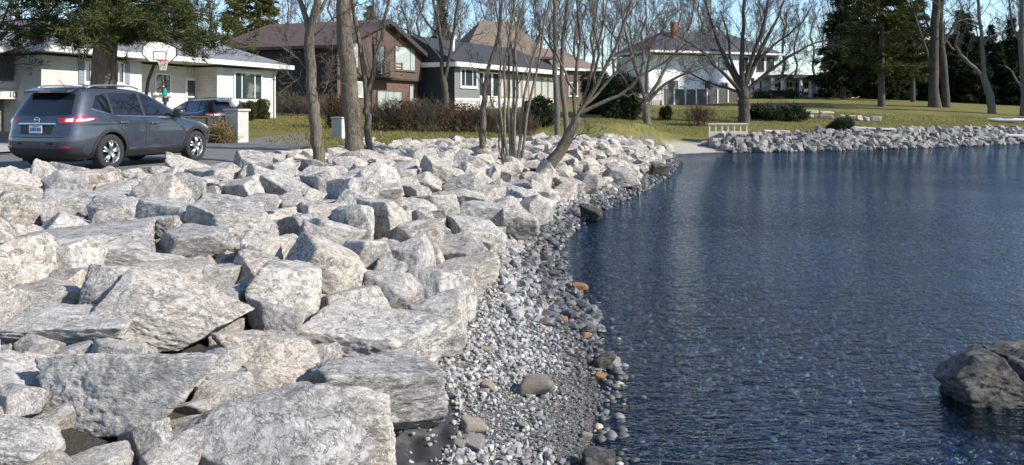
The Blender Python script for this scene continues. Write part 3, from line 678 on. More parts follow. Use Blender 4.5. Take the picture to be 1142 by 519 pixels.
strip('sidewalk', [(-17.6, 20), (-18.2, 23), (-18.2, 26.8)], [(-14.4, 18), (-14.3, 22), (-13.6, 25.8)], 20, 16, M['pale_concrete'], .055)
# ------------------------------------------------------------------ houses
k = N('window_glass'); v = k.tex('Object'); M['glass'] = k.bsdf((.035, .05, .055), .04, 0, k.bump(k.noise(v, .9, 2), .05, .02), Specular_IOR_Level=.9, Coat_Weight=1.0, Coat_Roughness=.02)
k = N('pale_reflection_glass'); v = k.tex('Object', (3, 3, .4)); M['reflection_glass'] = k.bsdf(k.mix(k.noise(v, 2.5, 3), (.30, .36, .34), (.55, .60, .58)), .08, 0, None, Specular_IOR_Level=.8, Coat_Weight=1.0, Coat_Roughness=.02)  # second glass: pale green window reflection painted into the pane colour
def brickmat(name, c1, c2, mortar, scale=1.0, rough=.9):
    k = N(name); tc = k.n('ShaderNodeTexCoord'); sp = k.n('ShaderNodeSeparateXYZ'); k.l(tc.outputs['Object'], sp.inputs[0])
    cb = k.n('ShaderNodeCombineXYZ'); k.l(k.math('ADD', sp.outputs[0], sp.outputs[1]), cb.inputs[0]); k.l(sp.outputs[2], cb.inputs[1])
    b = k.n('ShaderNodeTexBrick'); k.l(cb.outputs[0], b.inputs['Vector']); b.inputs['Scale'].default_value = 1
    b.inputs['Color1'].default_value = (*c1, 1); b.inputs['Color2'].default_value = (*c2, 1); b.inputs['Mortar'].default_value = (*mortar, 1)
    b.inputs['Brick Width'].default_value = .24 * scale; b.inputs['Row Height'].default_value = .085 * scale; b.inputs['Mortar Size'].default_value = .008 * scale
    c = k.mix(.25, b.outputs['Color'], k.noise(tc.outputs['Object'], 1.5, 4), 'OVERLAY')
    M[name] = k.bsdf(c, rough, 0, k.bump(b.outputs['Fac'], -.25, .01)); return M[name]
brickmat('cream_brick', (.60, .58, .54), (.53, .51, .47), (.45, .44, .41)); brickmat('red_brick', (.20, .075, .055), (.15, .06, .05), (.16, .13, .11)); brickmat('brown_brick', (.155, .092, .065), (.115, .07, .05), (.10, .075, .06))
brickmat('pillar_brick', (.60, .57, .52), (.48, .46, .42), (.36, .34, .31))
def lap(name, col, pitch=.2, vertical=False):
    k = N(name); tc = k.n('ShaderNodeTexCoord'); sp = k.n('ShaderNodeSeparateXYZ'); k.l(tc.outputs['Object'], sp.inputs[0])
    f = k.math('FRACT', k.math('MULTIPLY', k.math('ADD', sp.outputs[0], sp.outputs[1]) if vertical else sp.outputs[2], 1 / pitch))
    n = k.noise(tc.outputs['Object'], 3, 4); c = k.mix(n, tuple(x * .85 for x in col), tuple(min(1, x * 1.12) for x in col))
    M[name] = k.bsdf(c, .75, 0, k.bump(f, .5, .02)); return M[name]
lap('brown_siding', (.098, .062, .048), .18, True); lap('shaded_dark_siding', (.03, .023, .02), .18, True); lap('grey_siding', (.17, .18, .185), .16); lap('shaded_grey_siding', (.03, .035, .045), .16); lap('white_siding', (.84, .84, .84), .14); lap('garage_panel', (.22, .20, .18), .5)  # two darker sidings carry the shade of the side walls in their colour
def shingles(name, col):
    k = N(name); v = k.tex('Object'); n = k.noise(v, 9, 4, .7); n2 = k.noise(k.tex('Object', (1, 1, 4)), 3, 3); vb = k.vor(k.tex('Object', (3, 6, 6)), 1.2, 'F1', 'Color'); sp = k.n('ShaderNodeSeparateColor'); k.l(vb, sp.inputs[0])
    c = k.mix(k.math('MULTIPLY', k.math('ADD', n, sp.outputs[0]), .5), tuple(x * .65 for x in col), tuple(x * 1.4 for x in col)); M[name] = k.bsdf(c, .9, 0, k.bump(n2, .3, .03))
shingles('grey_shingle', (.16, .165, .175)); shingles('brown_shingle', (.088, .058, .047)); shingles('dark_shingle', (.035, .037, .042)); shingles('tan_shingle', (.17, .13, .10)); shingles('charcoal_shingle', (.06, .065, .075))
simple('dark_trim', (.045, .035, .03), .6, .1); simple('blue_shutter', (.22, .25, .30), .6, .08); simple('brown_trim', (.13, .085, .06), .7); simple('black_metal', (.02, .02, .022), .45, .05, 5, .03); simple('cream_soffit', (.62, .60, .56), .7)
simple('warm_wood', (.30, .19, .10), .6, .2, 5); simple('red_clay', (.25, .09, .06), .85)

class House:
    def __init__(s, name, P, u, z0, label):
        s.P = np.array(P, float); s.u = np.array(u, float) / np.linalg.norm(u); s.z0 = z0
        s.root = empty(name, (P[0], P[1], z0), math.atan2(s.u[1], s.u[0])); tag(s.root, label, 'house')
    def at(s, px, py=HZ, off=0.0):
        """photo pixel -> (along, up) on the facade plane pushed back by off"""
        r = ray(px, py); nrm = np.array([-s.u[1], s.u[0]]); Q = s.P + nrm * off; A = np.array([[s.u[0], -r[0]], [s.u[1], -r[1]]])
        t, D = np.linalg.solve(A, -Q); return t, HC + r[2] * D - s.z0
    def box(s, name, mat, u0, u1, y0, y1, z0, z1, parent=None, bevel=0): return MB().box(u0, u1, y0, y1, z0, z1).build(name, M[mat], parent or s.root, bevel=bevel)
    def window(s, u0, u1, z0, z1, y=0.0, cols=(1,), rows=1, frame='white_paint', glass='glass', fw=.08, sill=True, name='window', label=None):
        """frame stands proud of the wall, panes sit back inside it"""
        m = MB(); m.box(u0, u1, y - .07, y - .002, z1 - fw, z1).box(u0, u1, y - .07, y - .002, z0, z0 + fw).box(u0, u0 + fw, y - .07, y - .002, z0 + fw, z1 - fw).box(u1 - fw, u1, y - .07, y - .002, z0 + fw, z1 - fw)
        w = m.build(name, M[frame], s.root)
        if label: w['label'] = label
        a0, a1, b0, b1 = u0 + fw, u1 - fw, z0 + fw, z1 - fw; tot = sum(cols); x = a0; mw = fw * .55
        for i, c in enumerate(cols):
            x1 = x + (a1 - a0) * c / tot
            for r_ in range(rows):
                h0 = b0 + (b1 - b0) * r_ / rows; h1 = b0 + (b1 - b0) * (r_ + 1) / rows
                MB().box(x + (mw / 2 if i else 0), x1 - (mw / 2 if i < len(cols) - 1 else 0), y - .025, y - .012, h0 + (mw / 2 if r_ else 0), h1 - (mw / 2 if r_ < rows - 1 else 0)).build('pane', M[glass], w)
            x = x1
        x = a0
        for c in cols[:-1]: x += (a1 - a0) * c / tot; MB().box(x - mw / 2, x + mw / 2, y - .055, y - .008, b0, b1).build('mullion', M[frame], w)
        for r_ in range(1, rows): h = b0 + (b1 - b0) * r_ / rows; MB().box(a0, a1, y - .05, y - .01, h - mw / 2, h + mw / 2).build('transom', M[frame], w)
        if sill: MB().box(u0 - .06, u1 + .06, y - .13, y - .003, z0 - .07, z0 - .004).build('sill', M[frame], w)
        return w
    def hip(s, mat, u0, u1, y0, y1, ze, zr, inset=None, over=.6, fascia='white_paint', fh=.12, name='roof'):
        """hip roof (inset>0 at each end) or gable along x (inset=0)"""
        a0, a1, b0, b1 = u0 - over, u1 + over, y0 - over, y1 + over; ym = (b0 + b1) / 2; i0, i1 = (inset if inset is not None else ((b1 - b0) / 2,) * 2)
        T = np.array([(a0, b0, ze), (a1, b0, ze), (a1, b1, ze), (a0, b1, ze), (a0 + i0, ym, zr), (a1 - i1, ym, zr)]); t = np.array([0, 0, .12])
        m = MB(); V = np.r_[T + t, T]
        q = np.array([[0, 1, 5, 4], [2, 3, 4, 5]]); tr = np.array([[1, 2, 5], [3, 0, 4]])
        m.add(V, [np.r_[q, q[:, ::-1] + 6, np.array([[0, 6, 7, 1], [1, 7, 8, 2], [2, 8, 9, 3], [3, 9, 6, 0]])], np.r_[tr, tr[:, ::-1] + 6]])
        ro = m.build(name, M[mat], s.root)
        f = MB(); f.box(a0 - .02, a1 + .02, b0 - .1, b0 - .004, ze - fh, ze + .13).box(a0 - .1, a0 - .004, b0, b1, ze - fh, ze + .13).box(a1 + .004, a1 + .1, b0, b1, ze - fh, ze + .13)
        f.build('fascia', M[fascia], ro)
        MB().box(a0, a1, b0, b1, ze - fh + .02, ze - fh + .05).build('soffit', M['cream_soffit' if fascia == 'white_paint' else fascia], ro)
        return ro

# --- cream bungalow with the basketball hoop (and the garage wing with balcony, house number 10)
B = House('bungalow', (-18.7, 37.0), (.342, .94), 1.86, 'cream brick bungalow with grey hip roof and white eaves, number 10 on its garage wing')
uL = B.at(46)[0]; uR = B.at(303)[0]; up0 = B.at(158)[0]; up1 = B.at(238)[0]; EV = 3.02
B.box('wall', 'cream_brick', uL, up0, 0, 8, -.6, EV); B.box('wall', 'cream_brick', up1, uR, -.25, 8, -.6, EV); B.box('wall', 'cream_brick', up0, up1, 1.3, 8, -.6, EV)
B.box('porch_floor', 'concrete', up0 + .01, up1 - .01, -.6, 1.3, -.6, .32)
B.hip('grey_shingle', uL, uR, -.25, 8, EV + .22, EV + 2.1, inset=(4.2, 4.2), over=.75)
def wnd(px0, px1, py0, py1, off=0.0, **kw):
    a, z1 = B.at((px0 + px1) / 2, py0, off); _, z0 = B.at((px0 + px1) / 2, py1, off); return B.window(B.at(px0, HZ, off)[0], B.at(px1, HZ, off)[0], z0, z1, y=off, **kw)
wnd(93, 107, 69, 93, cols=(1, 1)); wnd(125, 138, 69, 94, cols=(1, 1))
for a, b in ((87, 92.5), (138.6, 144)):
    u0, u1 = B.at(a)[0], B.at(b)[0]; z1 = B.at(a, 68)[1]; z0 = B.at(a, 94)[1]; m = MB(); m.box(u0, u1, -.05, -.003, z0, z1)
    for j in range(7): zz = z0 + (z1 - z0) * (j + .5) / 7; m.box(u0 + .05, u1 - .05, -.065, -.045, zz - .05, zz + .03)
    m.build('shutter', M['blue_shutter'], B.root)
wnd(172, 190, 82, 106, off=1.3, cols=(1, 1), glass='glass'); wnd(260, 292, 80, 113, off=-.25, cols=(1, 2, 1), fw=.12)
u0, u1 = B.at(206, HZ, 1.3)[0], B.at(219, HZ, 1.3)[0]; d_ = B.window(u0, u1, .34, 2.42, y=1.3, frame='white_paint', glass='glass', fw=.14, rows=2, sill=False, name='door'); MB().box(u1 - .2, u1 - .13, 1.18, 1.24, 1.3, 1.42).build('handle', M['black_metal'], d_)
u = B.at(223, HZ, 1.3)[0]; B.box('mailbox', 'black_metal', u, u + .35, 1.17, 1.297, 1.5, 1.72); u = B.at(229, HZ, 1.3)[0]; B.box('wall_lantern', 'black_metal', u, u + .13, 1.12, 1.297, 2.25, 2.55, bevel=.02)
MB().tube([(uR + .03, -.33, EV + .05), (uR - .15, -.34, EV - .25), (uR - .15, -.34, -.3)], .05, 8).build('downspout', M['white_paint'], B.root)
m = MB(); us, ue = B.at(240)[0], B.at(282)[0]
# porch railing in black iron
for zz in (.55, 1.28): m.box(up1 - 2.6, up1 + 2.2, -1.2, -1.16, zz, zz + .04)
for i in range(33): uu = up1 - 2.6 + 4.8 * i / 32; m.box(uu, uu + .018, -1.19, -1.172, .0, 1.28)
m.build('porch_railing', M['black_metal'], B.root); B.box('porch_landing', 'concrete', up1 - 2.7, up1 + 2.3, -1.3, -.27, -.6, .02)
# garage wing
gw0, gw1 = uL - 7.0, uL - .02; off = 1.4; fl = B.at(40, 92, off)[1]
B.box('wall', 'cream_brick', gw0, gw1, off + 1.4, 8, fl, EV); B.box('wall', 'cream_soffit', gw0, gw1, off + .9, 8, -.6, fl - .28)
B.box('balcony_slab', 'weathered_white', gw0, gw1 + .0, off - .05, 8, fl - .28, fl - .01)
ro = B.hip('grey_shingle', gw0, gw1 + 2, off + .3, 9, EV + .2, EV + 2.2, inset=(3, .2), over=.5)
for px in (-8, 18.5, 69): u = B.at(px, HZ, off)[0]; B.box('balcony_post', 'weathered_white', u - .07, u + .07, off + .01, off + .15, fl, EV + (.2 if px > 20 else -.9))
zr = fl + 1.0
for a, b in ((-30, -10), (-6, 17), (20, 43), (44.5, 67.5)):
    u0, u1 = B.at(a, HZ, off)[0], B.at(b, HZ, off)[0]; pnl = B.box('balcony_panel', 'glass', u0 + .03, u1 - .03, off + .05, off + .07, fl + .08, zr - .02)
    MB().box(u0, u1, off + .03, off + .09, zr - .02, zr + .05).build('handrail', M['black_metal'], pnl)
for a, b, c in ((-5, 16, (1,)), (26, 52, (1, 1)), (58, 66, (1,))):
    u0, u1 = B.at(a, HZ, off + 1.4)[0], B.at(b, HZ, off + 1.4)[0]; B.window(u0, u1, fl + .45, fl + 1.55, y=off + 1.4, cols=c, glass='reflection_glass' if a > 0 else 'glass')
u0, u1 = B.at(-30, HZ, off + .9)[0], B.at(12, HZ, off + .9)[0]; gd = B.box('garage_door', 'garage_panel', u0, u1, off + .85, off + .897, -.5, fl - .5)
for j in range(4): MB().box(u0 + .03, u1 - .03, off + .835, off + .849, -.45 + .5 * j, -.05 + .5 * j).build('door_panel', M['garage_panel'], gd)
u0, u1 = B.at(20, HZ, off + .9)[0], B.at(33, HZ, off + .9)[0]; B.window(u0, u1, .35, fl - .55, y=off + .9, rows=3)
def text_mesh(s, size, depth=.02):
    cu = bpy.data.curves.new('t', 'FONT'); cu.body = s; cu.size = size; cu.extrude = depth; o = bpy.data.objects.new('t', cu); COL.objects.link(o)
    me = bpy.data.meshes.new_from_object(o.evaluated_get(bpy.context.evaluated_depsgraph_get())); bpy.data.objects.remove(o); return me
u, z = B.at(11.5, 97.0, off - .05)
nm = bpy.data.objects.new('house_number', text_mesh('10', .34)); nm.data.materials.append(M['black_metal']); link(nm, B.root)
B.box('number_board', 'weathered_white', u - 1.6, u + 3.5, off + .05, off + .10, fl - .75, fl - .28); nm.location = (u, off + .045, fl - .68); nm.rotation_euler = (R(90), 0, 0)
ch = B.box('chimney', 'red_brick', uL - 6.4, uL - 4.2, 3.4, 4.5, fl, EV + 2.6); MB().box(uL - 6.5, uL - 4.1, 3.3, 4.6, EV + 2.6, EV + 2.75).build('chimney_cap', M['concrete'], ch)

# --- brown two-storey house, gable to the road
H = House('two_storey_house', (-12.2, 55.0), (.342, .94), 2.05, 'brown two storey gabled house with balcony, dark side wall in shade')
W = H.at(470)[0]; wl_ = -.15; dp = 10.2; ez = H.at(378, 46)[1] - .25; pk = ez + 2.25; md = H.at(430, 87)[1]
H.box('wall', 'brown_brick', wl_ + .25, W, .35, dp, -.6, md)
m = MB(); m.prism([(wl_, md), (W, md), (W, ez), ((W + wl_) / 2, pk), (wl_, ez)], 0, dp - .02); m.build('upper_wall', M['brown_siding'], H.root)
MB().box(wl_ - .03, wl_ - .004, .02, dp, -.6, ez).build('shaded_side_cladding', M['shaded_dark_siding'], H.root)  # thin dark sheet: the side wall's stain and shade put into its colour
o_ = .55; xm = (W + wl_) / 2; sl = (pk - ez) / (xm - wl_)
for side, nmx in ((-1, 'roof'), (1, 'roof')):
    xe = wl_ - o_ * 1.6 if side < 0 else W + o_; ze = pk - sl * abs(xe - xm)
    m = MB(); m.prism([(xe, ze), (xm, pk), (xm, pk + .22), (xe, ze + .22)], -o_, dp + o_); ro = m.build('roof', M['brown_shingle'], H.root)
    m = MB(); m.prism([(xe, ze - .12), (xm, pk - .12), (xm, pk + .24), (xe, ze + .24)], -o_ - .06, -o_ - .004); m.build('bargeboard', M['dark_trim'], ro)
def hw(px0, px1, py0, py1, off=0.0, **kw):
    z1 = H.at((px0 + px1) / 2, py0, off)[1]; z0 = H.at((px0 + px1) / 2, py1, off)[1]; return H.window(H.at(px0, HZ, off)[0], H.at(px1, HZ, off)[0], z0, z1, y=off, **kw)
hw(440, 463, 52, 79, cols=(3, 1), frame='brown_trim', glass='reflection_glass'); hw(389, 399.5, 47, 76, cols=(1,), frame='brown_trim', glass='reflection_glass'); hw(416, 429, 50, 84, cols=(1, 1), frame='dark_trim')
hw(392, 404, 91, 108, off=.35, frame='white_paint', glass='reflection_glass'); hw(420, 448, 101, 124, off=.35, cols=(1, 1, 1), frame='brown_trim', glass='reflection_glass'); hw(456, 461, 95, 117, off=.35, frame='brown_trim', glass='reflection_glass')
u0, u1 = H.at(414)[0], H.at(436)[0]; z0 = H.at(424, 84)[1]; bal = H.box('balcony', 'brown_trim', u0, u1, -1.1, -.004, z0 - .2, z0 - .05)
for j in range(4): MB().box(u0, u1, -1.1, -1.04, z0 + .1 + .25 * j, z0 + .22 + .25 * j).build('rail_board', M['brown_trim'], bal)
for uu in (u0, u1 - .1): MB().box(uu, uu + .1, -1.035, -.95, z0 - .05, z0 + 1.05).build('post', M['brown_trim'], bal)
H.box('belt_course', 'dark_trim', wl_, W, -.04, .33, md - .12, md - .003)
m = MB(); MB().box(wl_ - .10, wl_ - .035, 5.2, 6.1, .5, 1.7).build('side_window', M['reflection_glass'], H.root)

# --- grey lakeside house with white trim and timber sunroom
G = House('grey_house', (-4.95, 66.0), (.50, .866), 2.35, 'low grey sided house with white trim, dark roof and timber framed sunroom')
uA = G.at(507)[0]; uB = G.at(535)[0]; uC = G.at(622)[0]; ez = G.at(509, 74)[1]; fl = G.at(520, 108)[1]
G.box('wall', 'grey_siding', uA, uB, 0, 9, fl - .1, ez); G.box('wall', 'shaded_grey_siding', uA - .02, uA - .005, 0, 9, -.5, ez); G.box('wall', 'brown_siding', uB, uC, .5, 9, -.5, ez - .05); G.box('base_wall', 'weathered_white', uA, uB, .04, 8.9, -.5, fl - .11)  # thin sheet on the left end wall, its shade painted as darker siding
G.box('belt_course', 'white_paint', uA, uC, -.05, -.003, fl - .35, fl - .12)
ro = G.hip('dark_shingle', uA, uC, 0, 9, ez + .2, ez + 2.7, inset=(.5, 2), over=.6, fh=.26)
u0, u1 = G.at(513)[0], G.at(532)[0]; z1 = G.at(522, 76)[1]; z0 = G.at(522, 98)[1]; G.window(u0, u1, z0, z1, cols=(1, 2, 1), fw=.16)
npan = 11; zt = ez - .25; zb = fl - .05
G.box('sunroom_base', 'weathered_white', uB + .02, uC, -.02, .49, -.5, zb)
for i in range(npan):
    a = uB + (uC - uB) * i / npan; b = uB + (uC - uB) * (i + 1) / npan
    G.window(a + .05, b - .02, zb + .05, zt, y=.49, frame='warm_wood' if i > 2 else 'white_paint', glass='glass' if i < 3 else 'reflection_glass', fw=.13, sill=False)
m = MB(); m.cyl((uA + 2.1, 1.6, ez + 1.7), .14, 1.9, 10); m.build('vent_pipe', M['white_paint'], G.root, True)
# --- taller tan-roofed house behind it, and another further along
T = House('tan_roofed_house', (-4.0, 84.0), (.93, .37), 2.9, 'tall brown house with broad tan roof behind the grey house')
uA, uB = T.at(520)[0], T.at(612)[0]; ez = T.at(560, 66)[1]; T.box('wall', 'brown_brick', uA, uB, 0, 8, -.5, ez); T.hip('tan_shingle', uA, uB, 0, 8, ez + .2, T.at(566, 26, 4)[1], inset=(3.5, 3.5), over=.5, fascia='dark_trim')
T.window(uA + 1, uA + 2.4, 2.9, 4.2, cols=(1, 1))
T2 = House('brown_brick_house', (4.6, 88.0), (.80, .60), 2.9, 'brown brick house with tan roof half hidden behind the leaning tree')
uA, uB = T2.at(618)[0], T2.at(668)[0]; ez = T2.at(640, 80)[1]; T2.box('wall', 'brown_brick', uA, uB, 0, 8, -.5, ez); T2.hip('tan_shingle', uA, uB, 0, 8, ez + .2, ez + 2.7, inset=(2, 3), over=.5)
u0, u1 = T2.at(652)[0], T2.at(658)[0]; T2.window(u0, u1, 1.1, 2.7, cols=(1,)); T2.window(T2.at(634)[0], T2.at(644)[0], 1.1, 2.7, cols=(1, 1))

# --- white two-storey house with columned wing
Wc = at(798, 110, 100.0); Hs = House('white_house', Wc[:2], (.94, .34), gz(Wc[0], 100.0) - .1, 'white two storey house with grey hip roof behind the board fence')
Wd = Hs.at(868)[0]; ez = Hs.at(830, 62)[1]
Hs.box('wall', 'white_siding', 0, Wd, 0, 9, -.6, ez)
MB().box(-9.5, -.004, 1.2, 9, -.6, ez - .1).build('side_wall', M['white_siding'], Hs.root)
Hs.hip('charcoal_shingle', -9.5, Wd, 0, 9.2, ez + .2, ez + 3.1, inset=(5, 5), over=.6)
c_ = Hs.box('chimney', 'red_clay', -4.6, -3.9, 2.6, 3.4, ez + 1.2, ez + 4.3)
for a, b, y0, y1, f in ((801, 812, 64, 77, 'dark_trim'), (844, 852, 64, 79, 'dark_trim'), (855, 863, 64, 78, 'dark_trim'), (826, 834, 64, 78, 'dark_trim')):
    z1, z0 = Hs.at(a, y0)[1], Hs.at(a, y1)[1]; Hs.window(Hs.at(a)[0], Hs.at(b)[0], z0, z1, cols=(1, 1), frame=f, fw=.12)
for a, b, y0, y1, c in ((800, 812, 91, 103, (1, 1, 1)), (846, 850, 86, 106, (1,)), (836, 842, 86, 110, (1,))):
    z1, z0 = Hs.at(a, y0)[1], Hs.at(a, y1)[1]; Hs.window(Hs.at(a)[0], Hs.at(b)[0], z0, z1, cols=c, frame='white_paint', fw=.14)
for a, b, y0, y1 in ((786, 794, 90, 103), (745, 756, 90, 102)):
    z1, z0 = Hs.at(a, y0, 1.2)[1], Hs.at(a, y1, 1.2)[1]; Hs.window(Hs.at(a, HZ, 1.2)[0], Hs.at(b, HZ, 1.2)[0], z0, z1, y=1.2, cols=(1,), frame='dark_trim', fw=.14)
u0, u1 = Hs.at(850)[0] + .1, Hs.at(915)[0]; zt = Hs.at(880, 86)[1]; zp = Hs.at(880, 110)[1]
Hs.box('wing_wall', 'white_siding', Wd - .5, u1 - 1.0, -1.6, 6, -.6, zt - .35); Hs.box('wing_roof', 'dark_trim', u0 - .3, u1 + .3, -4.2, 6.2, zt - .35, zt + .12); Hs.box('porch_floor', 'concrete', u0, u1, -4.0, -1.61, -.6, zp)
for px in (862, 873, 893, 904, 912): u = Hs.at(px, HZ, -3.8)[0]; Hs.box('column', 'white_paint', u - .16, u + .16, -3.95, -3.63, zp, zt - .36, bevel=.02)
for a, b in ((876, 884), (886, 892), (896, 902)):
    Hs.window(Hs.at(a, HZ, -1.6)[0], Hs.at(b, HZ, -1.6)[0], zp + .35, zt - .7, y=-1.6, cols=(1, 1), rows=2, fw=.1)
Hs.window(Hs.at(864, HZ, -1.6)[0], Hs.at(870, HZ, -1.6)[0], zp, zt - .7, y=-1.6, frame='dark_trim', cols=(1,), name='door', sill=False)
# ------------------------------------------------------------------ trees
def bark(name, c0, c1, scale=1.0):
    k = N(name); v = k.tex('Object', (1, 1, .22)); w = k.tex('Object'); n = k.noise(v, 26 * scale, 5, .72, .8); n2 = k.noise(w, 2.2, 3)
    c = k.mix(k.ramp(n, [(.35, 0), (.65, 1)]), c0, c1); c = k.mix(k.math('MULTIPLY', n2, .45), c, (.22, .21, .17))
    M[name] = k.bsdf(c, .95, 0, k.bump(n, 1.0, .06), Specular_IOR_Level=.1)
bark('bark', (.05, .038, .028), (.30, .235, .17)); bark('grey_bark', (.085, .075, .066), (.21, .185, .165)); bark('dark_bark', (.035, .028, .024), (.10, .08, .068)); bark('pale_bark', (.15, .12, .09), (.36, .30, .235)); bark('pine_bark', (.07, .05, .04), (.26, .19, .145), .5)
bark('russet_twig', (.10, .06, .042), (.23, .135, .09)); bark('brown_twig', (.09, .07, .052), (.22, .165, .12)); bark('red_twig', (.08, .035, .03), (.16, .075, .06)); bark('far_bark', (.09, .075, .065), (.20, .17, .15))
class Wood:
    """branches grouped by shape so that all tubes of a kind are made at once"""
    def __init__(s, seed): s.r = np.random.default_rng(seed); s.b = {}
    def add(s, P, rad, k):
        s.b.setdefault((len(P), k), ([], [])); s.b[(len(P), k)][0].append(P); s.b[(len(P), k)][1].append(rad)
    def mesh(s, name, mat, bumpy=0.0):
        Vs, Fs, n0 = [], [], 0
        for (n, k), (Ps, Rs) in s.b.items():
            P = np.array(Ps, float); Rr = np.array(Rs, float); B = len(P)
            t = np.gradient(P, axis=1); t /= np.linalg.norm(t, axis=2, keepdims=True) + 1e-9
            ref = np.where(np.abs(t[:, :1, 1:2]) < .8, np.array([.31, .95, .05]), np.array([1., 0, 0])); a = np.cross(t, np.broadcast_to(ref, t.shape)); a /= np.linalg.norm(a, axis=2, keepdims=True) + 1e-9; b = np.cross(t, a)
            ang = np.arange(k) * 2 * math.pi / k
            V = P[:, :, None] + Rr[:, :, None, None] * (np.cos(ang)[:, None] * a[:, :, None] + np.sin(ang)[:, None] * b[:, :, None])
            if bumpy and k >= 8:
                q = V.reshape(-1, 3); f = fbm(q * np.array([5, 5, 1.6]), 3, 5); V = V + ((V - P[:, :, None]) * (bumpy * f).reshape(B, n, k, 1))
            i = np.arange(n - 1)[:, None] * k; j = np.arange(k)[None]; j2 = (j + 1) % k; F = np.stack([i + j, i + j2, i + k + j2, i + k + j], -1).reshape(-1, 4)
            Vs.append(V.reshape(-1, 3)); Fs.append((F[None] + (np.arange(B) * n * k)[:, None, None]).reshape(-1, 4) + n0); n0 += B * n * k
        return mesh_np(name, np.concatenate(Vs), np.concatenate(Fs), mat, True)
    def grow(s, P0, d, L, r0, lv, par):
        """one branch and its offspring. par: n children, angle, ratio, up, wobble per level"""
        r = s.r; n = {0: 9, 1: 8, 2: 6, 3: 5}.get(lv, 4) if lv < par['levels'] - 1 else 4; k = 8 if r0 > .09 else 5 if r0 > .03 else 4 if r0 > .012 else 3
        P = [np.array(P0, float)]; d = np.array(d, float); d /= np.linalg.norm(d); dirs = [d]
        for i in range(n - 1):
            d = d + r.normal(0, par['wob'], 3) + np.array([0, 0, par['up']]) ; d = d / np.linalg.norm(d); P.append(P[-1] + d * L / (n - 1)); dirs.append(d)
        P = np.array(P); rad = r0 * (1 - (1 - par['tip']) * np.linspace(0, 1, n)); s.add(P, np.maximum(rad, par['rmin']), k)
        s.offspring(P, rad, L, lv, par)
    def offspring(s, P, rad, L, lv, par, t0=None):
        if lv + 1 >= par['levels']: return
        r = s.r; n = len(P); nc = par['n'][lv]; nc = int(nc * r.uniform(.8, 1.2) + .5); t0 = par['t0'] if t0 is None else t0
        for c in range(nc):
            t = t0 + (1 - t0) * (c + r.uniform(0, 1)) / nc; f = t * (n - 1); i = min(int(f), n - 2); q = P[i] + (P[i + 1] - P[i]) * (f - i); rr = rad[i] + (rad[i + 1] - rad[i]) * (f - i)
            ax = P[i + 1] - P[i]; ax = ax / (np.linalg.norm(ax) + 1e-9); o = np.cross(ax, r.normal(0, 1, 3)); o /= np.linalg.norm(o) + 1e-9; a = R(par['ang']) * r.uniform(.6, 1.3)
            dd = ax * math.cos(a) + o * math.sin(a); Lc = L * par['ratio'] * r.uniform(.6, 1.25) * (1.15 - .55 * t)
            s.grow(q, dd, Lc, min(rr * .6, par['rk'] * Lc), lv + 1, par)
PAR = dict(levels=5, n=(7, 6, 5, 3), ang=42, ratio=.55, up=.05, wob=.10, tip=.25, rmin=.0035, t0=.25, rk=.0095)
def resample(pts, n=12):
    pts = np.asarray(pts, float); s = np.r_[0, np.cumsum(np.linalg.norm(np.diff(pts, axis=0), axis=1))]; t = np.linspace(0, s[-1], n)
    P = np.c_[[np.interp(t, s, pts[:, i]) for i in range(3)]].T; Q = P.copy(); Q[1:-1] = (P[:-2] + 2 * P[1:-1] + P[2:]) / 4; return Q
def tree(name, label, base, D, limbs, par=None, mat='bark', seed=1, group=None, cat='tree', sides=10, sink=.35, bump_=.18):
    """limbs: (pixel path, width in px at start, at end, depth drift, trunk?, sub-branching start) read in the photo at depth D"""
    if D is None: D = hit(base[0], base[1], .18)[1]
    par = {**PAR, **(par or {})}; g = np.array([(base[0] - CX) / FPX * D, D, 0.0]); g[2] = gz(g[0], g[1])
    root = empty(name, g); tag(root, label, cat, group); tr = Wood(seed); cr = Wood(seed + 50); r = np.random.default_rng(seed + 99)
    zfix = g[2] - (HC + (HZ - base[1]) / FPX * D)
    for li, (path, w0, w1, drift, is_tr, t0) in enumerate(limbs):
        P = np.array([at(x, y, D) for x, y in path]); P[:, 2] += zfix * np.clip(1 - (P[:, 2] - P[0, 2]) / 3.0, 0, 1) if is_tr and li == 0 else 0
        P[:, 1] += drift * np.linspace(0, 1, len(P)) ** 1.3 * np.linalg.norm(P[-1] - P[0])
        if li == 0: P = np.r_[[P[0] - np.array([0, 0, sink])], P]
        Q = resample(P, 14 if is_tr else 10); rad = np.interp(np.linspace(0, 1, len(Q)), [0, 1], [w0 * D / FPX / 2, max(w1 * D / FPX / 2, .004)])
        if li == 0: rad[0] *= 1.45; rad[1] *= 1.12
        Q[1:-1] += r.normal(0, .02, (len(Q) - 2, 3)) * (1 if is_tr else 1.5)
        (tr if is_tr else cr).add(Q, rad, sides if rad[0] > .06 else 7)
        if t0 is not None: cr.offspring(Q, rad, np.linalg.norm(Q[-1] - Q[0]), 1 if not is_tr else 0, par, t0)
    for w, nm in ((tr, 'trunk'), (cr, 'crown')):
        if w.b:
            me = w.mesh(nm, M[mat], bump_ if nm == 'trunk' else 0); me.transform(Matrix.Translation(-Vector(g))); link(bpy.data.objects.new(nm, me), root)
    return root

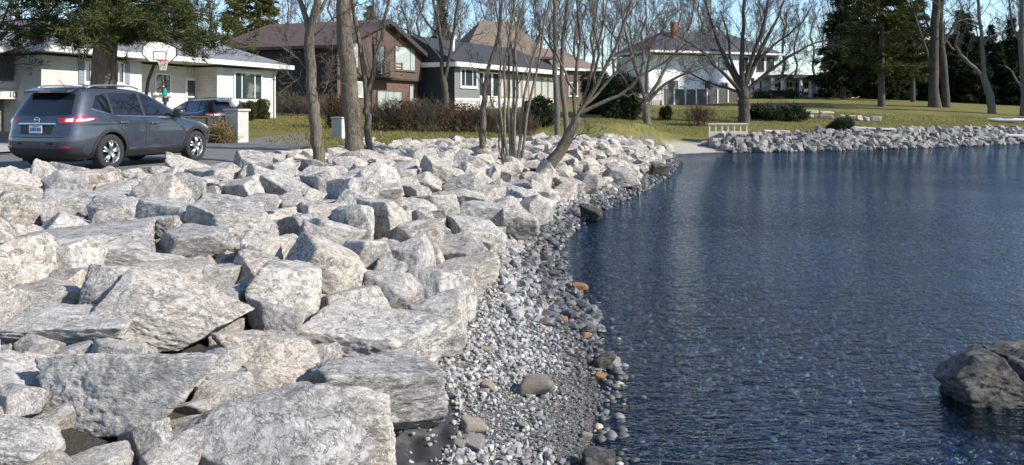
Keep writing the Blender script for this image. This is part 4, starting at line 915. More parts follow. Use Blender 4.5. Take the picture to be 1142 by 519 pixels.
fine = dict(n=(6, 8, 6, 5), ratio=.48, ang=45, rk=.008)
tree('bare_tree', 'forked brown bare tree on the boulders, leftmost of the three tall trunks', (357, 186), None, [
    ([(357, 186), (353, 150), (350, 112), (346, 76), (345, 52), (345, 36)], 14, 10.5, .01, True, None),
    ([(345, 40), (338, 18), (330, -4), (318, -60), (310, -130)], 7, 2, .05, False, .2), ([(346, 42), (351, 16), (354, -6), (356, -60), (350, -140)], 9.5, 3, -.05, False, .25), ([(353, 20), (362, 2), (372, -30), (384, -90)], 4, 1.2, .1, False, .2),
    ([(347, 80), (330, 62), (308, 46), (290, 52), (268, 62)], 1.6, .5, -.1, False, .25), ([(346, 72), (334, 84), (322, 98), (318, 115)], 1.6, .5, .1, False, .2), ([(351, 100), (366, 92), (378, 90), (390, 98)], 1.5, .4, -.2, False, .2), ([(351, 118), (362, 104), (366, 82), (372, 60)], 1.6, .5, .1, False, .2), ([(350, 110), (336, 100), (322, 82), (316, 60)], 1.6, .5, .2, False, .2),
    ([(351, 40), (374, 20), (396, 8), (420, 2)], 1.8, .5, -.2, False, .2)], fine, seed=11)
tree('bare_tree', 'thickest straight bare trunk rising from the boulders, middle of the three', (397, 172), 23.5, [
    ([(397, 174), (394, 140), (390, 100), (387, 60), (384, 20), (382, -20), (381, -70)], 21, 15, .0, True, None), ([(381, -60), (370, -110), (352, -190)], 9, 3, .2, False, .2), ([(381, -60), (395, -120), (420, -200)], 9, 3, -.2, False, .2),
    ([(384, 8), (398, -6), (416, -14)], 3, .8, -.3, False, .3), ([(390, 92), (374, 74), (366, 50), (356, 44)], 1.6, .5, .2, False, .2), ([(388, 48), (405, 28), (425, 20)], 1.8, .5, -.3, False, .2)], fine, mat='bark', seed=12, sides=14)
tree('bare_tree', 'slim forked bare tree on the boulders, rightmost of the three tall trunks', (413, 173), 23.8, [
    ([(413, 174), (411, 145), (409, 118), (409, 104)], 9, 7.5, 0, True, None), ([(409, 106), (405, 76), (399, 40), (391, 6), (386, -40), (380, -90)], 6.5, 2, .05, False, .35), ([(410, 104), (416, 82), (424, 56), (430, 20), (436, -20), (440, -80)], 5.5, 2, -.05, False, .3),
    ([(410, 100), (400, 84), (392, 66), (388, 50)], 1.8, .5, .2, False, .2), ([(418, 76), (432, 62), (446, 44)], 1.5, .5, .1, False, .2)], fine, seed=13)
tree('bare_tree', 'sawn-off pole-like trunk with one thin leader, left of the slender clump', (537, 174), None, [
    ([(537, 175), (538, 150), (539, 120), (540, 104), (541, 92)], 8, 6.5, 0, True, None), ([(541, 95), (547, 72), (555, 45), (560, 10), (563, -40), (566, -90)], 5, 2, .05, False, .3), ([(540, 100), (528, 80), (520, 62)], 1.5, .5, .1, False, .3), ([(539, 130), (548, 118), (552, 100)], 1.2, .4, .1, False, .3)], fine, seed=14)
stems = []
for i, (bx, pts) in enumerate([(563, [(558, 130), (556, 90), (560, 40), (552, -30)]), (567, [(562, 135), (561, 80), (572, 20), (578, -50)]), (570, [(568, 120), (566, 70), (574, 25), (570, -60)]), (572, [(572, 120), (571, 80), (578, 30), (590, -40)]),
                               (575, [(574, 130), (577, 80), (574, 30), (566, -40)]), (577, [(583, 120), (590, 80), (606, 30), (622, -30)]), (582, [(586, 130), (596, 95), (602, 50), (614, 0), (624, -50)]), (561, [(554, 140), (548, 118), (544, 90)])]):
    stems.append(([(bx, 180)] + pts, 3.7 if i < 7 else 2.0, 1.6, random.uniform(-.12, .12), False, .35))
tree('slender_stem_clump', 'clump of slender pale bare stems rising together from the boulders', (571, 180), None, stems, dict(n=(5, 7, 6, 4), ratio=.38, ang=32, up=.12, rk=.0075), mat='pale_bark', seed=15)
tree('leaning_tree', 'thick leaning bare tree with upswept limbs at the edge of the boulders', (602, 187), None, [
    ([(602, 188), (614, 178), (626, 162), (634, 148), (641, 136), (643, 128)], 16, 11, 0, True, None), ([(643, 130), (655, 116), (664, 98), (678, 70), (692, 40), (704, 5), (716, -50)], 5.6, 1.6, -.1, False, .25), ([(642, 128), (640, 108), (641, 88), (646, 62), (650, 35), (645, 5), (640, -60)], 5.4, 1.6, .1, False, .25),
    ([(648, 126), (668, 120), (690, 107), (706, 92), (724, 78), (742, 70), (764, 48)], 5, 1.2, -.1, False, .3), ([(652, 118), (668, 100), (684, 88), (708, 60), (730, 30), (752, -10)], 4, 1.2, .15, False, .25), ([(648, 118), (656, 96), (660, 70), (672, 40), (676, 0), (684, -60)], 4, 1.3, .1, False, .3),
    ([(664, 98), (662, 80), (668, 60), (662, 30), (668, -20)], 3.5, 1.2, -.1, False, .3), ([(640, 100), (630, 84), (622, 60), (612, 40), (606, 10)], 3, 1, -.1, False, .25), ([(628, 160), (648, 150), (664, 146)], 2.2, .8, -.1, False, .4), ([(690, 107), (704, 104), (722, 110), (738, 104)], 2, .6, -.1, False, .3)],
    dict(n=(6, 8, 7, 5), ratio=.48, ang=36, up=.10, rk=.0075), seed=16)
tree('bare_tree', 'twin grey bare trunks standing behind the leaning tree', (626, 150), 36.0, [
    ([(623, 152), (621, 115), (618, 70), (620, 30), (617, -20)], 7, 4.5, 0, True, .5), ([(632, 150), (630, 115), (625, 75), (629, 40), (634, 0), (638, -50)], 6.5, 3.5, .05, True, .45), ([(618, 60), (606, 40), (598, 10), (590, -30)], 2.5, 1, .1, False, .2), ([(628, 40), (640, 20), (654, -10)], 2.5, 1, .1, False, .2)], dict(n=(9, 5, 4, 3), ratio=.42), mat='grey_bark', seed=17)
tree('bare_tree', 'spreading many-stemmed bare tree on the lawn beside the dark evergreens', (722, 134), 53.0, [
    ([(722, 136), (721, 122), (720, 112)], 9, 8, 0, True, None), ([(720, 114), (712, 90), (704, 60), (694, 30), (690, 0)], 5, 1.5, -.1, False, .2), ([(721, 112), (722, 85), (726, 55), (722, 25)], 5, 1.5, .1, False, .2), ([(723, 114), (734, 98), (750, 88), (770, 80), (790, 72)], 4, 1.2, -.1, False, .2), ([(721, 112), (735, 90), (750, 66), (764, 44), (770, 20)], 4.5, 1.2, .1, False, .2), ([(720, 116), (706, 104), (696, 88), (684, 70)], 3, 1, .1, False, .2)],
    dict(n=(8, 11, 9, 5), ratio=.46, ang=40, rmin=.007, rk=.0075), mat='grey_bark', seed=18)
tree('bare_tree', 'big wide-crowned bare tree on the far lawn in front of the white house', (830, 137), 56.5, [
    ([(830, 138), (830, 122), (829, 108), (828, 100)], 13.5, 11.5, 0, True, None), ([(828, 104), (815, 92), (800, 78), (786, 62), (768, 50), (748, 40)], 5, 1.3, -.2, False, .2), ([(828, 102), (818, 82), (806, 55), (796, 25), (790, -10)], 6, 1.6, .15, False, .2), ([(828, 100), (826, 78), (828, 45), (826, 10), (830, -30)], 6.5, 1.6, -.1, False, .2),
    ([(829, 100), (838, 80), (850, 55), (866, 28), (880, -5)], 6.5, 1.6, .1, False, .2), ([(831, 103), (844, 90), (862, 76), (882, 60), (904, 48), (918, 46)], 5, 1.2, -.15, False, .2), ([(829, 102), (834, 70), (846, 36), (850, 0), (856, -40)], 5, 1.5, -.2, False, .2), ([(827, 104), (812, 98), (790, 92), (770, 80), (758, 78)], 3.5, 1, .2, False, .2), ([(832, 106), (852, 98), (872, 92), (892, 78)], 3.2, 1, .2, False, .2), ([(826, 90), (814, 66), (816, 40), (808, 10)], 4, 1.2, .2, False, .2), ([(842, 72), (862, 50), (890, 30), (902, 8)], 3.5, 1, -.1, False, .2)],
    dict(n=(9, 12, 9, 6), ratio=.44, ang=40, rmin=.008, up=.07, rk=.0075), mat='dark_bark', seed=19, sides=12)
tree('bare_tree', 'dark forked bare tree in front of the shaded grey house wall', (497, 120), 58.0, [
    ([(497, 124), (497, 100), (494, 84)], 8, 7.5, 0, True, None), ([(494, 88), (492, 60), (490, 30), (482, 0), (478, -40)], 5, 2, .1, False, .2), ([(496, 88), (502, 60), (508, 30), (512, 0), (520, -40)], 4.5, 1.8, -.1, False, .2), ([(492, 66), (476, 46), (456, 34), (440, 30)], 2.4, .8, -.1, False, .2), ([(502, 62), (520, 44), (540, 36)], 2.2, .8, .1, False, .2), ([(490, 40), (470, 18), (460, -10)], 2.4, .8, .1, False, .2)],
    dict(n=(8, 7, 6, 3), ratio=.5, rmin=.009), mat='dark_bark', seed=20)
tree('bare_tree', 'tall dark double-trunk tree at the wood edge on the far lawn', (1047, 123), 80.0, [
    ([(1043, 125), (1041, 90), (1042, 40), (1045, 0), (1046, -60)], 11, 7, 0, True, .35), ([(1056, 126), (1054, 90), (1051, 60), (1050, 20), (1054, -40)], 9, 6, .03, True, .4), ([(1040, 78), (1028, 46), (1016, 16), (1004, -20)], 4, 1.4, -.1, False, .2), ([(1052, 50), (1064, 30), (1078, 5)], 3, 1, .1, False, .2), ([(1042, 50), (1034, 24), (1030, -10)], 3, 1, .1, False, .2)], dict(n=(10, 7, 5, 3), ratio=.32, rmin=.012), mat='dark_bark', seed=21)
tree('bare_tree', 'pale curved-trunk bare tree on the far lawn, bent arm to its left', (1106, 128), 75.0, [
    ([(1107, 130), (1104, 108), (1098, 90), (1096, 82)], 9, 7, 0, True, None), ([(1097, 86), (1084, 74), (1070, 62), (1062, 52), (1066, 36)], 5, 2, -.1, False, .4), ([(1097, 84), (1097, 55), (1096, 20), (1094, -20), (1096, -60)], 5, 2, .1, False, .2), ([(1096, 50), (1106, 40), (1116, 36)], 2.4, .8, .1, False, .2), ([(1096, 30), (1080, 20), (1066, 24), (1056, 34)], 2.6, .8, -.1, False, .2), ([(1064, 56), (1054, 44), (1056, 20)], 2.4, .8, .1, False, .2)],
    dict(n=(8, 8, 6, 3), ratio=.5, rmin=.011), mat='grey_bark', seed=22)
tree('bare_tree', 'tall bare tree at the right edge behind the kayaks', (1143, 129), 74.0, [
    ([(1143, 131), (1142, 90), (1139, 50), (1140, 0), (1143, -60)], 8, 5, 0, True, .4), ([(1142, 100), (1132, 88), (1126, 78), (1118, 74)], 3.4, 1, -.1, False, .2), ([(1139, 50), (1130, 30), (1128, 0), (1134, -40)], 3, 1, .1, False, .2)], dict(n=(8, 7, 5, 3), ratio=.36, rmin=.011), mat='grey_bark', seed=23)

# bare background trees: three kinds, copied behind the houses
def proto_bare(seed, h, mat='far_bark'):
    w = Wood(seed); c = Wood(seed + 1); r = np.random.default_rng(seed); par = {**PAR, 'levels': 5, 'n': (15, 9, 7, 4), 'ratio': .45, 'rmin': .010, 'rk': .012, 'ang': 38, 'up': .10}
    P = np.array([[r.normal(0, .12) * i, r.normal(0, .12) * i, h * i / 8 - .4] for i in range(9)]); P[:, :2] *= .5; rad = np.linspace(.26, .05, 9); w.add(P, rad, 8); c.offspring(P, rad, h * .8, 0, par, .28)
    return w.mesh('trunk', M[mat], .1), c.mesh('crown', M[mat])
PB = [proto_bare(s, h) for s, h in ((61, 15), (62, 13), (63, 17), (64, 12))]
BG = [(265, 92, 0), (300, 98, 1), (340, 105, 2), (372, 84, 1), (420, 92, 0), (452, 100, 2), (470, 82, 3), (488, 96, 1), (512, 108, 0), (535, 98, 2), (560, 112, 1), (582, 100, 3), (600, 110, 0), (618, 98, 2), (640, 108, 1), (662, 100, 0), (684, 96, 3), (700, 116, 2), (716, 92, 3), (742, 112, 1), (768, 122, 0), (792, 130, 2), (872, 126, 1), (888, 118, 0), (908, 124, 3), (922, 118, 2), (938, 126, 0), (1006, 112, 3), (1018, 120, 1), (1070, 112, 0), (1086, 118, 3), (1122, 112, 1), (1136, 120, 2), (205, 86, 1), (232, 96, 2), (285, 112, 3), (320, 118, 0), (356, 122, 1), (392, 116, 3), (436, 120, 1), (460, 118, 3), (500, 124, 2), (524, 126, 3), (548, 122, 0), (574, 128, 2), (592, 124, 1), (628, 122, 3), (650, 126, 2), (674, 122, 1), (692, 128, 0), (730, 124, 2), (755, 104, 3), (780, 116, 1), (806, 124, 3), (850, 132, 0), (20, 62, 1), (45, 70, 2)]
where = lambda px: 'behind the cream bungalow' if px < 260 else 'behind the brown gabled house' if px < 460 else 'behind the grey lakeside house' if px < 625 else 'between the brown brick house and the white house' if px < 800 else 'behind the columned wing of the white house' if px < 945 else 'among the dark evergreens of the far wood'
for i, (px, D, kd) in enumerate(BG):
    x = (px - CX) / FPX * D; o = empty('background_tree', (x, D, gz(x, D)), random.uniform(0, 6.28)); s = random.uniform(.85, 1.2); o.scale = (s, s, s * random.uniform(.9, 1.1))
    tag(o, 'leafless grey-brown tree ' + where(px), 'tree', 'leafless trees behind the houses')
    for me in PB[kd]: link(bpy.data.objects.new(me.name.split('.')[0], me), o)

# ------------------------------------------------------------------ foliage
def leafmat(name, c0, c1, rough=.7):
    k = N(name); a = k.n('ShaderNodeAttribute', attribute_name='Col'); sp = k.n('ShaderNodeSeparateColor'); k.l(a.outputs['Color'], sp.inputs[0]); c = k.mix(sp.outputs[0], c0, c1)
    b = k.n('ShaderNodeBsdfPrincipled'); k.l(c, b.inputs['Base Color']); b.inputs['Roughness'].default_value = rough; b.inputs['Specular IOR Level'].default_value = .2
    t = k.n('ShaderNodeBsdfTranslucent'); k.l(c, t.inputs[0]); mx = k.n('ShaderNodeMixShader'); mx.inputs[0].default_value = .22; k.l(b.outputs[0], mx.inputs[1]); k.l(t.outputs[0], mx.inputs[2]); k.l(mx.outputs[0], k.out.inputs[0]); M[name] = k.m
leafmat('pine_needle', (.028, .040, .012), (.115, .125, .035)); leafmat('dark_evergreen', (.014, .024, .012), (.060, .080, .034)); leafmat('olive_evergreen', (.035, .045, .012), (.12, .125, .035)); leafmat('boxwood', (.03, .045, .012), (.09, .12, .03)); leafmat('juniper', (.02, .032, .014), (.06, .08, .032)); leafmat('brown_leaf', (.06, .035, .018), (.16, .09, .045)); leafmat('straw', (.22, .16, .07), (.42, .32, .16)); leafmat('yellow_spruce', (.05, .055, .012), (.16, .15, .04))
def blades(C, Dv, L, Wd, rr, tone):
    """thin triangles: C base points, Dv directions"""
    n = len(C); o = np.cross(Dv, rr.normal(0, 1, (n, 3))); o /= np.linalg.norm(o, axis=1, keepdims=True) + 1e-9
    V = np.stack([C - o * Wd[:, None] / 2, C + o * Wd[:, None] / 2, C + Dv * L[:, None] + o * Wd[:, None] * .25, C + Dv * L[:, None] - o * Wd[:, None] * .25], 1).reshape(-1, 3)
    return V, np.arange(n * 4).reshape(n, 4), np.repeat(np.c_[tone, tone, tone], 4, 0)
def tuft_mesh(name, pts, dirs, per, L, Wd, mat, seed, spread=.8, clump=None):
    rr = np.random.default_rng(seed); n = len(pts); C = np.repeat(pts, per, 0); Dv = np.repeat(dirs, per, 0) + rr.normal(0, spread, (n * per, 3)); Dv /= np.linalg.norm(Dv, axis=1, keepdims=True)
    C = C + rr.normal(0, L * .35, C.shape); tone = np.clip(np.repeat(rr.uniform(0, 1, n), per) * .6 + rr.uniform(0, .4, n * per), 0, 1)
    return mesh_np(name, *blades(C, Dv, L * rr.uniform(.6, 1.3, n * per), Wd * rr.uniform(.7, 1.3, n * per), rr, tone)[:2], mat, False, blades_cols(tone))
def blades_cols(tone): return np.repeat(np.c_[tone, tone, tone], 4, 0)
def shrub(name, label, loc, size, mat, n=1400, per=4, L=.12, Wd=.05, seed=1, stem='brown_twig', cat='shrub', group=None, lumps=14, cone=0.0, parent_rot=0):
    """a mound of leaf sprays gathered into lumps, with gaps, over a few stems"""
    rr = np.random.default_rng(seed); root = empty(name, loc); tag(root, label, cat, group); sx, sy, sz = size
    a = rr.uniform(0, 6.28, lumps); h = rr.uniform(.12, .9, lumps); rad = np.sqrt(rr.uniform(.1, 1, lumps)) * (1 - cone * h) * np.sqrt(np.clip(1 - (h - .35) ** 2 * 1.6, .1, 1)) * .72
    LC = np.c_[np.cos(a) * rad, np.sin(a) * rad, h]; li = rr.integers(0, lumps, n); v = rr.normal(0, 1, (n, 3)); v /= np.linalg.norm(v, axis=1, keepdims=True); lr = .34 * (1 - cone * .5 * LC[li, 2])
    P = LC[li] + v * (lr * rr.uniform(.55, 1.05, n) ** .5)[:, None] * np.array([1, 1, .75]); P[:, 2] = np.clip(P[:, 2], .02, 1.1); P = P * np.array([sx / 2, sy / 2, sz * .92]); dv = v + np.array([0, 0, .35])
    link(bpy.data.objects.new('crown', tuft_mesh('crown', P, dv, per, L, Wd, M[mat], seed)), root)
    w = Wood(seed); 
    for i in range(10):
        e = LC[i % lumps] * np.array([sx / 2, sy / 2, sz * .8]); w.add(np.array([[0, 0, -.1], e * .5 + rr.normal(0, .04, 3), e]), np.array([.03, .02, .008]), 4)
    link(bpy.data.objects.new('trunk', w.mesh('trunk', M[stem])), root); return root
def onground(px, D): x = (px - CX) / FPX * D; return (x, D, gz(x, D))
def sz(w, h, D): return (w * D / FPX, w * D / FPX * .85, h * D / FPX)
shrub('boxwood_shrub', 'round clipped green shrub nearer the bungalow window', onground(275, 44.0), sz(20, 21, 44), 'boxwood', 2600, 3, .07, .035, 31, lumps=26)
shrub('boxwood_shrub', 'round clipped green shrub at the bungalow corner', onground(292, 46.0), sz(20, 21, 46), 'boxwood', 2600, 3, .07, .035, 32, lumps=26)
shrub('evergreen_bush', 'rounded dark green bush between the slender clump and the twin trunks', onground(601, 42.5), sz(40, 34, 42.5), 'dark_evergreen', 2600, 4, .12, .05, 33)
shrub('evergreen_bush', 'large dark evergreen bush behind the leaning tree, nearest the lawn mound', onground(690, 58), sz(60, 48, 58), 'dark_evergreen', 4000, 4, .2, .08, 34)
shrub('evergreen_bush', 'dark evergreen bush directly behind the leaning tree fork', onground(664, 62), sz(46, 46, 62), 'dark_evergreen', 3000, 4, .2, .08, 35)
shrub('spreading_juniper', 'wide spreading dark juniper right of the big bare tree', onground(868, 59), sz(74, 15, 59), 'juniper', 3800, 4, .26, .06, 36, lumps=18)
shrub('spreading_juniper', 'small low juniper on the lawn edge above the far rocks', onground(936, 52.8), sz(38, 13, 52.8), 'juniper', 1800, 4, .16, .05, 37)
shrub('dwarf_conifer', 'small rounded brown-green conifer on the lawn beside the mound', onground(743, 58), sz(17, 17, 58), 'olive_evergreen', 900, 4, .12, .05, 38, cone=.5)
shrub('hedge_plant', 'low dark planting under the columned wing of the white house', onground(868, 97), sz(62, 8, 97), 'dark_evergreen', 1500, 4, .2, .09, 39, lumps=30)
shrub('ornamental_grass', 'tuft of dry straw-coloured grass beside the brick pillar', onground(250, 28.3), sz(20, 22, 28.3), 'straw', 500, 6, .28, .014, 40, lumps=8)
def twig_shrub(name, label, loc, size, mat, n=260, seed=1, leaf=None, cat='shrub', group=None):
    rr = np.random.default_rng(seed); root = empty(name, loc); tag(root, label, cat, group); w = Wood(seed); par = {**PAR, 'levels': 3, 'n': (4, 3, 2), 'ratio': .5, 'ang': 38, 'rmin': .006, 'wob': .16, 't0': .25}
    for i in range(n):
        b = np.array([rr.uniform(-.42, .42) * size[0], rr.uniform(-.4, .4) * size[1], -.05]); d = np.array([rr.normal(0, .35), rr.normal(0, .35), 1.0]); w.grow(b, d, size[2] * rr.uniform(.6, 1.05), .011, 0, par)
    link(bpy.data.objects.new('crown', w.mesh('crown', M[mat])), root)
    if leaf:
        P = np.c_[rr.uniform(-.5, .5, 500) * size[0], rr.uniform(-.45, .45, 500) * size[1], rr.uniform(.05, .9, 500) * size[2]]; link(bpy.data.objects.new('dead_leaves', tuft_mesh('dead_leaves', P, rr.normal(0, 1, (500, 3)), 3, .09, .05, M[leaf], seed)), root)
    return root
for i, (px, D, w, h, mt, lab) in enumerate([(448, 40, 34, 38, 'russet_twig', 'leafless russet bush under the brown house balcony'), (476, 40, 36, 36, 'brown_twig', 'leafless brown bush at the right corner of the brown house'), (508, 40, 40, 36, 'russet_twig', 'large leafless russet bush in front of the grey house window'), (536, 40, 30, 34, 'brown_twig', 'leafless brown bush behind the sawn-off trunk'),
                                     (376, 40, 22, 42, 'russet_twig', 'leafless russet bush between the two thick trunks'), (320, 52, 44, 26, 'brown_twig', 'low leafless hedge bush along the dark side wall'), (352, 52, 34, 24, 'brown_twig', 'low leafless hedge bush behind the leftmost tall trunk'), (560, 40, 34, 34, 'brown_twig', 'leafless brown bush behind the slender clump'),
                                     (780, 55, 30, 24, 'red_twig', 'leafless reddish bush on the slope beside the ramp'), (584, 40, 30, 26, 'brown_twig', 'leafless bush in front of the sunroom'), (424, 40, 26, 34, 'brown_twig', 'leafless brown bush behind the rightmost tall trunk')]):
    twig_shrub('leafless_bush', lab, onground(px, D), (w * D / FPX, w * D / FPX * .6, h * D / FPX), mt, 88, 80 + i, 'brown_leaf' if i in (0, 2, 4) else None)

# conifers
def conifer_meshes(seed, h, r0, layers, mat, droop=-.15, per=9, L=.32, Wd=.05, bare=.15, dens=1.0, bark_='dark_bark', taper=1.0, tuft=5):
    rr = np.random.default_rng(seed); w = Wood(seed); w.add(np.array([[0, 0, -.4], [0, 0, h * .3], [.05, 0, h * .65], [0, .05, h]]), np.array([.022 * h, .016 * h, .01 * h, .01]), 9); br = []; P, Dv = [], []
    for i in range(layers):
        t = bare + (1 - bare) * (i + rr.uniform(0, 1)) / layers; z = h * t; Lb = r0 * (1 - t) ** taper * rr.uniform(.6, 1.15) + .25
        for a in rr.uniform(0, 6.28, int(5 * dens)):
            d = np.array([math.cos(a), math.sin(a), droop + rr.normal(0, .12)]); m = max(3, int(Lb / .22)); s = np.linspace(.15, 1, m)[:, None]; q = np.array([0, 0, z]) + d * Lb * s + np.array([0, 0, .12 * Lb]) * s ** 2 + rr.normal(0, .06, (m, 3)); w.add(np.array([[0, 0, z], q[m // 2], q[-1]]), np.array([.03, .02, .008]), 3)
            for sub in range(m):
                side = np.cross(d, [0, 0, 1]); e = q[sub] + side * rr.uniform(-.5, .5, (tuft, 1)) * Lb * .3 * (1 - s[sub] * .5) + rr.normal(0, .05, (tuft, 3)); P.append(e); Dv.append(np.repeat(d[None], tuft, 0) + rr.normal(0, .3, (tuft, 3)))
    P = np.concatenate(P); Dv = np.concatenate(Dv)
    return w.mesh('trunk', M[bark_]), tuft_mesh('crown', P, Dv, per, L, Wd, M[mat], seed, .55)
CM = [conifer_meshes(71, 11, 3.0, 26, 'dark_evergreen', per=4, L=.34, Wd=.13, bare=.04), conifer_meshes(72, 14, 3.2, 30, 'dark_evergreen', per=4, L=.36, Wd=.12, bare=.10), conifer_meshes(73, 15, 3.6, 24, 'olive_evergreen', per=4, L=.36, Wd=.10, bare=.22, droop=-.05, taper=.6, dens=.8), conifer_meshes(74, 16, 3.2, 34, 'yellow_spruce', per=4, L=.34, Wd=.10, bare=.1, dens=.9)]
def put_conifer(kd, px, D, s, label, group=None, trunk=None):
    o = empty('conifer', onground(px, D), random.uniform(0, 6)); o.scale = (s, s, s); tag(o, label, 'tree', group)
    for me in CM[kd]: link(bpy.data.objects.new(me.name.split('.')[0], me), o)
EV = [(0, 928, 100, .75), (0, 945, 103, 1.0), (1, 962, 104, 1.15), (0, 990, 101, .95), (1, 1006, 108, 1.0), (0, 1022, 106, .85), (0, 1036, 112, .8), (0, 1064, 104, .8), (1, 1078, 106, .85), (0, 1090, 101, .8), (0, 1112, 103, .75), (1, 1128, 104, .8), (0, 1140, 100, .9), (0, 1160, 100, .9), (0, 975, 110, 1.0), (0, 1048, 115, .9), (0, 1058, 108, .85), (1, 1070, 110, .9), (0, 1084, 108, .8), (0, 1098, 110, .85), (1, 1106, 107, .75), (0, 1120, 108, .8), (0, 1134, 107, .85), (1, 1150, 106, .9), (0, 1000, 112, .85), (0, 1014, 110, .8)]
for kd, px, D, s in EV: put_conifer(kd, px, D, s, 'dense dark evergreen tree in the wood ' + ('left of the tall pine' if px < 978 else 'between the tall pine and the double trunk' if px < 1050 else 'right of the double trunk'), 'dark evergreens of the far wood')
put_conifer(2, 983, 80, 1.15, 'tall bare-stemmed pine standing in front of the far wood'); put_conifer(2, 1018, 92, .9, 'thin olive green pine right of the tall pine'); put_conifer(1, 940, 95, 1.15, 'tall dark pine at the wood edge beside the blue sky gap')
put_conifer(3, 288, 72, 1.0, 'yellow-green spruce rising behind the bungalow and the brown house'); put_conifer(1, 492, 110, 1.0, 'dark spruce behind the brown house gable'); put_conifer(3, 262, 84, .9, 'yellow-green spruce behind the bungalow roof'); put_conifer(1, 412, 106, .9, 'dark spruce above the brown roof ridge')

# the big pine in front of the bungalow: boughs overhang the top of the picture
D = 27.5; g = np.array(onground(117, D)); pine = empty('pine_tree', g); tag(pine, 'big pine with thick trunk and hanging needle boughs behind the SUV', 'tree'); rr = np.random.default_rng(5)
w = Wood(90); w.add(resample(np.array([[0, 0, -.4], [-.06, 0, 1.5], [.02, 0, 3.5], [.06, 0, 5.5], [0, .1, 9], [0, 0, 15]]), 14), np.linspace(.47, .14, 14) * np.r_[1.25, np.ones(13)], 16); link(bpy.data.objects.new('trunk', w.mesh('trunk', M['pine_bark'], .25)), pine)
bw = Wood(91); P, Dv = [], []
for i in range(115):
    z = 3.7 + 9.5 * (i / 115) ** 1.7; a = rr.uniform(0, 6.28); Lb = rr.uniform(3.0, 5.2) * (1 - .45 * i / 115); d = np.array([math.cos(a), math.sin(a), .16]); n = 9; s = np.linspace(0, 1, n)[:, None]
    q = np.array([0, 0, z]) + d * Lb * s + np.array([0, 0, -1]) * Lb * .20 * s ** 2.2 + rr.normal(0, .05, (n, 3)) * s; bw.add(q, np.linspace(.06, .012, n), 5)
    for m in range(2, n):
        for c in range(3):
            e = rr.normal(0, 1, 3) * np.array([1, 1, .45]); e /= np.linalg.norm(e); e[2] -= .12; l = rr.uniform(.35, .9); tip = q[m] + e * l; bw.add(np.array([q[m], q[m] + e * l * .5 + [0, 0, .03], tip]), np.array([.012, .009, .005]), 3)
            for t in (.5, .75, 1.0):
                w_ = q[m] + e * l * t + g; u_, v_ = CX + FPX * w_[0] / w_[1], HZ - FPX * (w_[2] - HC) / w_[1]
                if 146 < u_ < 202 and v_ > 43 or v_ > 74: continue      # the wind-thinned side by the driveway
                P.append(q[m] + e * l * t); Dv.append(e)
link(bpy.data.objects.new('branches', bw.mesh('branches', M['dark_bark'])), pine); link(bpy.data.objects.new('crown', tuft_mesh('crown', np.array(P), np.array(Dv), 15, .17, .03, M['pine_needle'], 6, .75)), pine)
# bare dark shrub tree at the upper left edge
tree('bare_tree', 'dark leafless small tree at the left edge in front of the balcony', (-16, 150), 30.0, [([(-16, 150), (-14, 110), (-12, 80), (-10, 55)], 7, 5, 0, True, .5), ([(-10, 58), (6, 40), (22, 20), (40, 8)], 3, 1, -.1, False, .2), ([(-11, 66), (8, 58), (28, 52), (48, 44), (62, 46)], 2.5, .8, .1, False, .2), ([(-10, 55), (0, 30), (6, 5), (14, -20)], 3, 1, .1, False, .2), ([(-11, 80), (6, 78), (24, 70), (40, 74)], 2, .6, .1, False, .2), ([(-10, 50), (14, 30), (44, 24), (66, 12)], 2, .6, .1, False, .2)], dict(n=(7, 9, 6, 4), ratio=.5, rmin=.006), mat='red_twig', seed=25)

# lawn grass: short blades along the ragged borders and over the near lawns
n = 26000; gxy = np.r_[np.c_[rng.uniform(-14, 9, n), rng.uniform(26, 52, n)], np.c_[rng.uniform(10, 46, n), rng.uniform(47, 72, n)]]
d_ = shore_dist(gxy[:, 0], gxy[:, 1]); ok = np.where(gxy[:, 0] < 9, np.where(gxy[:, 1] < 43.4, gxy[:, 0] < edge_x(gxy[:, 1]) - .15, d_ > 1.3), d_ > 2.2)
roadx = np.interp(gxy[:, 1], [26, 28, 33, 36, 40], [-6.6, -9.0, -10.0, -9.4, -16.0]); ok &= ~((gxy[:, 0] < roadx) & (gxy[:, 1] < 40)) & ~((gxy[:, 0] > 9) & (gxy[:, 0] < 13.2) & (gxy[:, 1] < 50.5))
gxy = gxy[ok]; P3 = np.c_[gxy, ground_z(gxy[:, 0], gxy[:, 1]) + .01]; leafmat('lawn_blade', (.12, .125, .032), (.34, .28, .11))
o = link(bpy.data.objects.new('lawn_grass', tuft_mesh('lawn_grass', P3, np.tile([0, 0, 1.], (len(P3), 1)), 3, .08, .022, M['lawn_blade'], 17, .5))); tag(o, 'short winter lawn grass, green mixed with straw', 'grass', kind='stuff')
